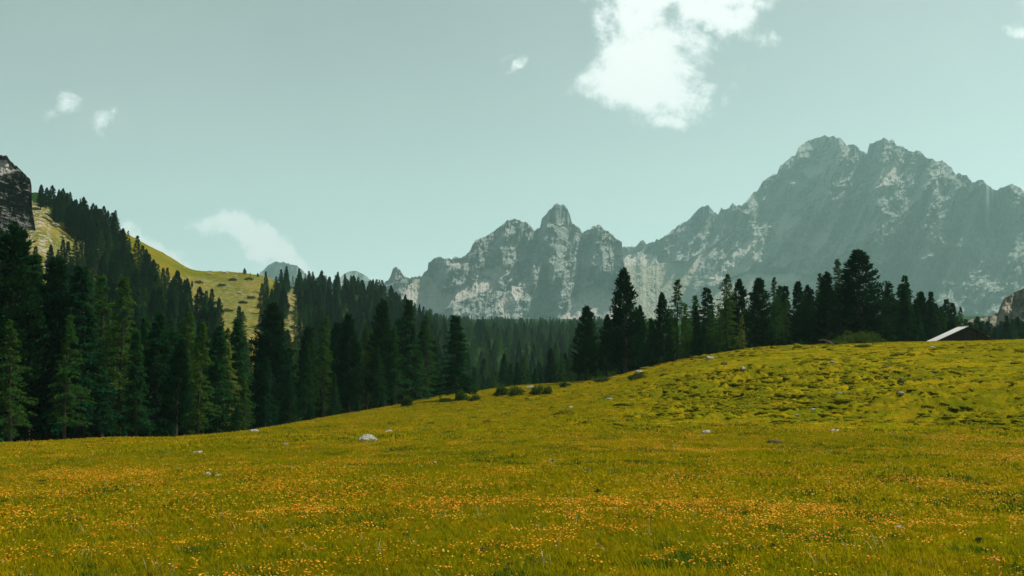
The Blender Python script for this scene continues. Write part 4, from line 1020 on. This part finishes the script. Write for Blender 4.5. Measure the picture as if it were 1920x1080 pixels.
for i, (px, r, w_) in enumerate([(372, 440, 16), (402, 400, 14), (428, 380, 18), (447, 350, 15), (455, 405, 14), (415, 440, 12), (436, 455, 13), (466, 460, 16), (470, 420, 14), (545, 420, 18), (551, 380, 16), (556, 450, 15), (549, 330, 16), (120, 340, 15), (90, 350, 14), (75, 330, 16)]):
    x, y, z = at_r(px, r); ppx, ppy = proj(x, y, z); rng = np.random.default_rng(1300 + i); sc_ = r / F
    V, Q, sb = leaf_ball(260, w_ * sc_ * .5, w_ * sc_ * .22, rng, L=(.4, .9), w=(.10, .2), stems=3)
    o = thing('juniper_shrub', 'low dark juniper on the open grass of the far left slope', 'shrub', (x, y, z), 0, 'junipers dotting the far grass slope')
    link('foliage', mesh_np('juniper_foliage', V, Q, M['shrub_leaves']), o)
for px, dr in ((330, -3), (446, -3), (585, -4), (672, -5), (738, -3), (905, -6), (1085, -2), (1316, -1), (1478, -1), (1590, -2)):
    rr_ = float(np.interp(px, [-900, 0, 300, 480, 560, 700, 780, 860, 1000, 1130, 1200, 1300, 1450, 1650], [88, 88, 92, 97, 112, 128, 150, 172, 168, 135, 128, 132, 140, 147])) + dr
    x, y, z = at_r(px, rr_)
    plant('spruce', x, y, z, random.uniform(1.0, 2.6), 1.5, 'knee to head high young spruce at the very edge of the wood', group='young spruces along the wood edge')
def dead_branch():
    rng = np.random.default_rng(5); x, y, z, r = at_px(1550, 649); s = r / F
    o = thing('dead_branch', 'gnarled dead branch arching over the crest left of the thicket', 'branch', (x, y, z))
    P = np.array([(14, 0, -1), (9, 1, 3), (2, 0, 8), (-7, 1, 11), (-13, 0, 10)], float) * s
    b = MB(); b.add(*tube(P, [.14, .12, .10, .07, .03], 6)); link('limb', b.mesh('dead_limb', M['dead']), o)
    for k in range(9):
        q = P[1 + k % 4]; d = np.array([rng.uniform(-.9, .5), rng.uniform(-.4, .4), rng.uniform(.1, .7)]) * 8 * s
        t_ = MB(); t_.add(*tube([q, q + d * .6, q + d + np.array([0, 0, -.1])], [.04, .025, .008], 4)); link('twig', t_.mesh('dead_twig', M['dead']), o)
dead_branch()

# ------------------------------------------------------------------ grass and flowers (stuff)
def tuft(seed, nb, spread, h, w, mat, droop=.5):
    rng = np.random.default_rng(seed); V = []; Fq = []
    for k in range(nb):
        a = rng.uniform(0, 6.28); rr = spread * math.sqrt(rng.uniform(0, 1)); b = np.array([math.cos(a) * rr, math.sin(a) * rr, -.02])
        az = rng.uniform(0, 6.28); d = np.array([math.cos(az), math.sin(az), 0]); sd = np.array([-d[1], d[0], 0]); hh = h * rng.uniform(.55, 1.2); dr = droop * hh * rng.uniform(.2, 1)
        m = b + d * dr * .35 + np.array([0, 0, hh * .6]); t_ = b + d * dr + np.array([0, 0, hh])
        n = len(V); V += [b - sd * w, b + sd * w, m + sd * w * .8, m - sd * w * .8, t_, t_ + sd * w * .1]
        Fq += [(n, n + 1, n + 2, n + 3), (n + 3, n + 2, n + 5, n + 4)]
    return mesh_np('tuft', np.array(V), np.array(Fq), M[mat])
def flower(seed, n, spread, h, R, mat, npet=7):
    rng = np.random.default_rng(seed); V = []; Fq = []; mi = []
    for k in range(n):
        a = rng.uniform(0, 6.28); rr = spread * math.sqrt(rng.uniform(0, 1)); b = np.array([math.cos(a) * rr, math.sin(a) * rr, 0]); hh = h * rng.uniform(.7, 1.2)
        tip = b + np.array([rng.normal(0, .02), rng.normal(0, .02), hh])
        i = len(V); V += [b + (-.002, 0, -.02), b + (.002, 0, -.02), tip + (.002, 0, 0), tip + (-.002, 0, 0)]; Fq.append((i, i + 1, i + 2, i + 3)); mi.append(1)
        tl = rng.normal(0, .35, 2); nrm = np.array([tl[0], tl[1], 1.0]); nrm /= np.linalg.norm(nrm); u = np.cross(nrm, (0, 1, 0)); u /= np.linalg.norm(u); v = np.cross(nrm, u)
        r0 = R * rng.uniform(.7, 1.2)
        for p in range(npet):
            t0 = 2 * PI * p / npet; i = len(V)
            f = lambda rad, t, z: tip + (u * math.cos(t) + v * math.sin(t)) * rad + nrm * z
            V += [f(0, 0, 0), f(r0 * .75, t0 - .38, .25 * r0), f(r0, t0, .32 * r0), f(r0 * .75, t0 + .38, .25 * r0)]; Fq.append((i, i + 1, i + 2, i + 3)); mi.append(0)
    return mesh_np('flower', np.array(V), np.array(Fq), mats=[M[mat], M['grass']], midx=mi)
def sample(n, r0, r1, a=35.0, power=1.0):
    """uniform over the wedge of ground in front of the camera"""
    A = np.radians(RNG.uniform(-a, a, n)); R = np.sqrt(RNG.uniform(r0**2, r1**2, n)); x = np.sin(A) * R; y = np.cos(A) * R
    return x, y, R
def edge_r(x, y):
    px = 960 + F * x / y
    return np.interp(px, [-900, 0, 300, 480, 560, 700, 780, 860, 1000, 1130, 1200, 1300, 1450, 1650, 2200], [90, 90, 94, 99, 116, 134, 158, 176, 172, 142, 136, 140, 150, 158, 175])
def build_hummocks():
    srcs = []
    for k in range(5):
        srcs.append(src('hummock_source', rock_mesh(820 + k, .42, .17, .26, 'hummock_turf', n=3)))
    x, y, R = sample(90000, 44, 132, 33); px = 960 + F * x / y
    lane = ridged((x * .93 + y * .37) / 26, (-x * .37 + y * .93) / 5.0, 3, 3, .55, 61)
    dn = sstep(px + 60 * fbm(x / 14, y / 14, 0, 3, .5, 62), 1090, 1330) * sstep(R + 8 * fbm(x / 10, y / 10, 4, 3, .5, 9), 46, 58) * (1 - .86 * sstep(R, 78, 100)) * (.10 + .9 * sstep(lane, -.05, .55)) * (R < edge_r(x, y) - 4)
    dn = np.maximum(dn, .10 * sstep(px, 700, 1000) * sstep(R, 52, 66) * sstep(lane, .1, .6) * (R < edge_r(x, y) - 4))
    k = RNG.random(len(x)) < dn * .85; x, y, R = x[k], y[k], R[k]; n = len(x)
    s = RNG.lognormal(-.72, .45, n); scl = np.stack([s * RNG.uniform(.8, 1.6, n), s, s * RNG.uniform(.6, 1.25, n)], 1)
    scatter('turf_hummocks', srcs, np.stack([x, y, gz(x, y) - .02], 1), RNG.integers(0, 5, n), scl, RNG.uniform(-.6, .6, n), 'uneven grassy hummocks and small terraces on the right bank', tilt=RNG.normal(0, .12, (n, 2)))
    print('hummocks', n)
def build_meadow():
    protos = [src('tuft_source', m) for m in (
        tuft(1, 14, .06, .070, .0034, 'grass', .9), tuft(2, 14, .07, .095, .0036, 'grass', .8), tuft(3, 12, .05, .055, .0045, 'grass', 1.1), tuft(4, 14, .07, .085, .006, 'dark_leaf', 1.0),
        tuft(5, 18, .18, .085, .009, 'grass', .9), tuft(6, 18, .20, .070, .011, 'grass', 1.0), tuft(7, 18, .16, .09, .013, 'dark_leaf', 1.0),
        tuft(8, 18, .45, .085, .024, 'grass', 1.0), tuft(9, 18, .45, .075, .028, 'grass', 1.0), tuft(10, 16, .40, .10, .028, 'dark_leaf', 1.0), tuft(11, 5, .10, .14, .003, 'dry', .9))]
    P = []; I = []; SC = []
    for (r0, r1, dens, ids, dk) in ((5.5, 15, 260, (0, 1, 2), 3), (14, 42, 52, (4, 5), 6), (40, 178, 9, (7, 8), 9)):
        area = math.radians(70) / 2 * (r1**2 - r0**2); n = int(area * dens)
        x, y, R = sample(n, r0, r1); k = R < edge_r(x, y); x, y, R = x[k], y[k], R[k]
        dn = fbm(x / .9, y / .9, 3.3, 3, .65, 77) + .3 * fbm(x / 9, y / 9, 1, 2, .5, 78)
        dark = (dn > .27 + .10 * fbm(x / .6, y / .6, 8, 2, .5, 71)) & (RNG.random(len(x)) < .6)
        idx = RNG.choice(ids, len(x)); idx = np.where(dark, dk, idx)
        thin = RNG.random(len(x)) < .004; idx = np.where(thin & (R < 40), 10, idx)
        hs = RNG.uniform(.7, 1.35, len(x)) * (1 - .45 * sstep(x / y, .1, .2) * sstep(R, 44, 56)) * (1 + .35 * fbm(x / 3, y / 3, 0, 2, .5, 79)) * np.where(dark, .85, 1)
        z = gz(x, y)
        P.append(np.stack([x, y, z], 1)); I.append(idx); SC.append(np.stack([hs, hs, hs * RNG.uniform(.8, 1.25, len(x))], 1))
    P = np.concatenate(P); I = np.concatenate(I); SC = np.concatenate(SC)
    scatter('meadow_grass', protos, P, I, SC, RNG.uniform(0, 6.28, len(P)), 'short yellow green alpine meadow grass', tilt=RNG.normal(0, .12, (len(P), 2)))
    fp = [src('flower_source', m) for m in (flower(1, 1, 0, .095, .012, 'orange', 8), flower(2, 4, .08, .09, .011, 'orange', 7), flower(3, 9, .28, .09, .014, 'orange', 5), flower(4, 18, .8, .09, .024, 'orange', 4))]
    P = []; I = []; SC = []
    for (r0, r1, dens, ids) in ((5.5, 15, 120, (0, 1)), (14, 42, 22, (2,)), (40, 150, 2.2, (3,))):
        area = math.radians(70) / 2 * (r1**2 - r0**2); n = int(area * dens)
        x, y, R = sample(n, r0, r1); k = R < edge_r(x, y) - 3; x, y, R = x[k], y[k], R[k]
        d = .42 + .6 * fbm(x / 6.5, y / 6.5, 2, 3, .6, 91) + .95 * fbm(x / 1.1, y / 1.1, 4, 3, .65, 92) - .25 * sstep(R, 52, 60) * sstep(x / y, .12, .25)
        k = RNG.random(len(x)) < np.clip(d, 0.04, 1) ** 1.6; x, y = x[k], y[k]
        P.append(np.stack([x, y, gz(x, y)], 1)); I.append(RNG.choice(ids, len(x))); s = RNG.uniform(.75, 1.25, len(x)); SC.append(np.stack([s, s, s], 1))
    P = np.concatenate(P); I = np.concatenate(I); SC = np.concatenate(SC)
    scatter('orange_flowers', fp, P, I, SC, RNG.uniform(0, 6.28, len(P)), 'countless small orange yellow flowers spread over the meadow')
    wp = [src('flower_source', m) for m in (flower(11, 1, 0, .10, .010, 'white', 6), flower(12, 1, 0, .10, .012, 'yellow', 6))]
    x, y, R = sample(2600, 5.5, 42); s = RNG.uniform(.8, 1.3, len(x)) * (1 + R / 60)
    scatter('white_flowers', wp, np.stack([x, y, gz(x, y)], 1), RNG.choice([0, 1], len(x), p=[.45, .55]), np.stack([s, s, s], 1), RNG.uniform(0, 6.28, len(x)), 'sparse tiny white and pale yellow flowers in the grass')
build_hummocks()
build_meadow()

# ------------------------------------------------------------------ haze: one closed box of even air
def build_haze():
    b = MB(); zmin = float(GZ.min()) - 30; zmax = 1350
    b.box((0, 2500, (zmin + zmax) / 2), (7800, 7800, (zmax - zmin) / 2))
    m = bpy.data.materials.new('haze_air'); m.use_nodes = True; t = NT(m.node_tree); t.n.clear()
    out = t.new('ShaderNodeOutputMaterial'); v = t.new('ShaderNodeVolumePrincipled')
    v.inputs['Color'].default_value = (0.52, 0.90, 0.87, 1); v.inputs['Density'].default_value = 0.000092; v.inputs['Anisotropy'].default_value = 0.2
    t.l.new(v.outputs[0], out.inputs['Volume'])
    o = link('haze', b.mesh('haze', m)); tag(o, 'pale teal haze in the air over the valley', kind='stuff')
build_haze()
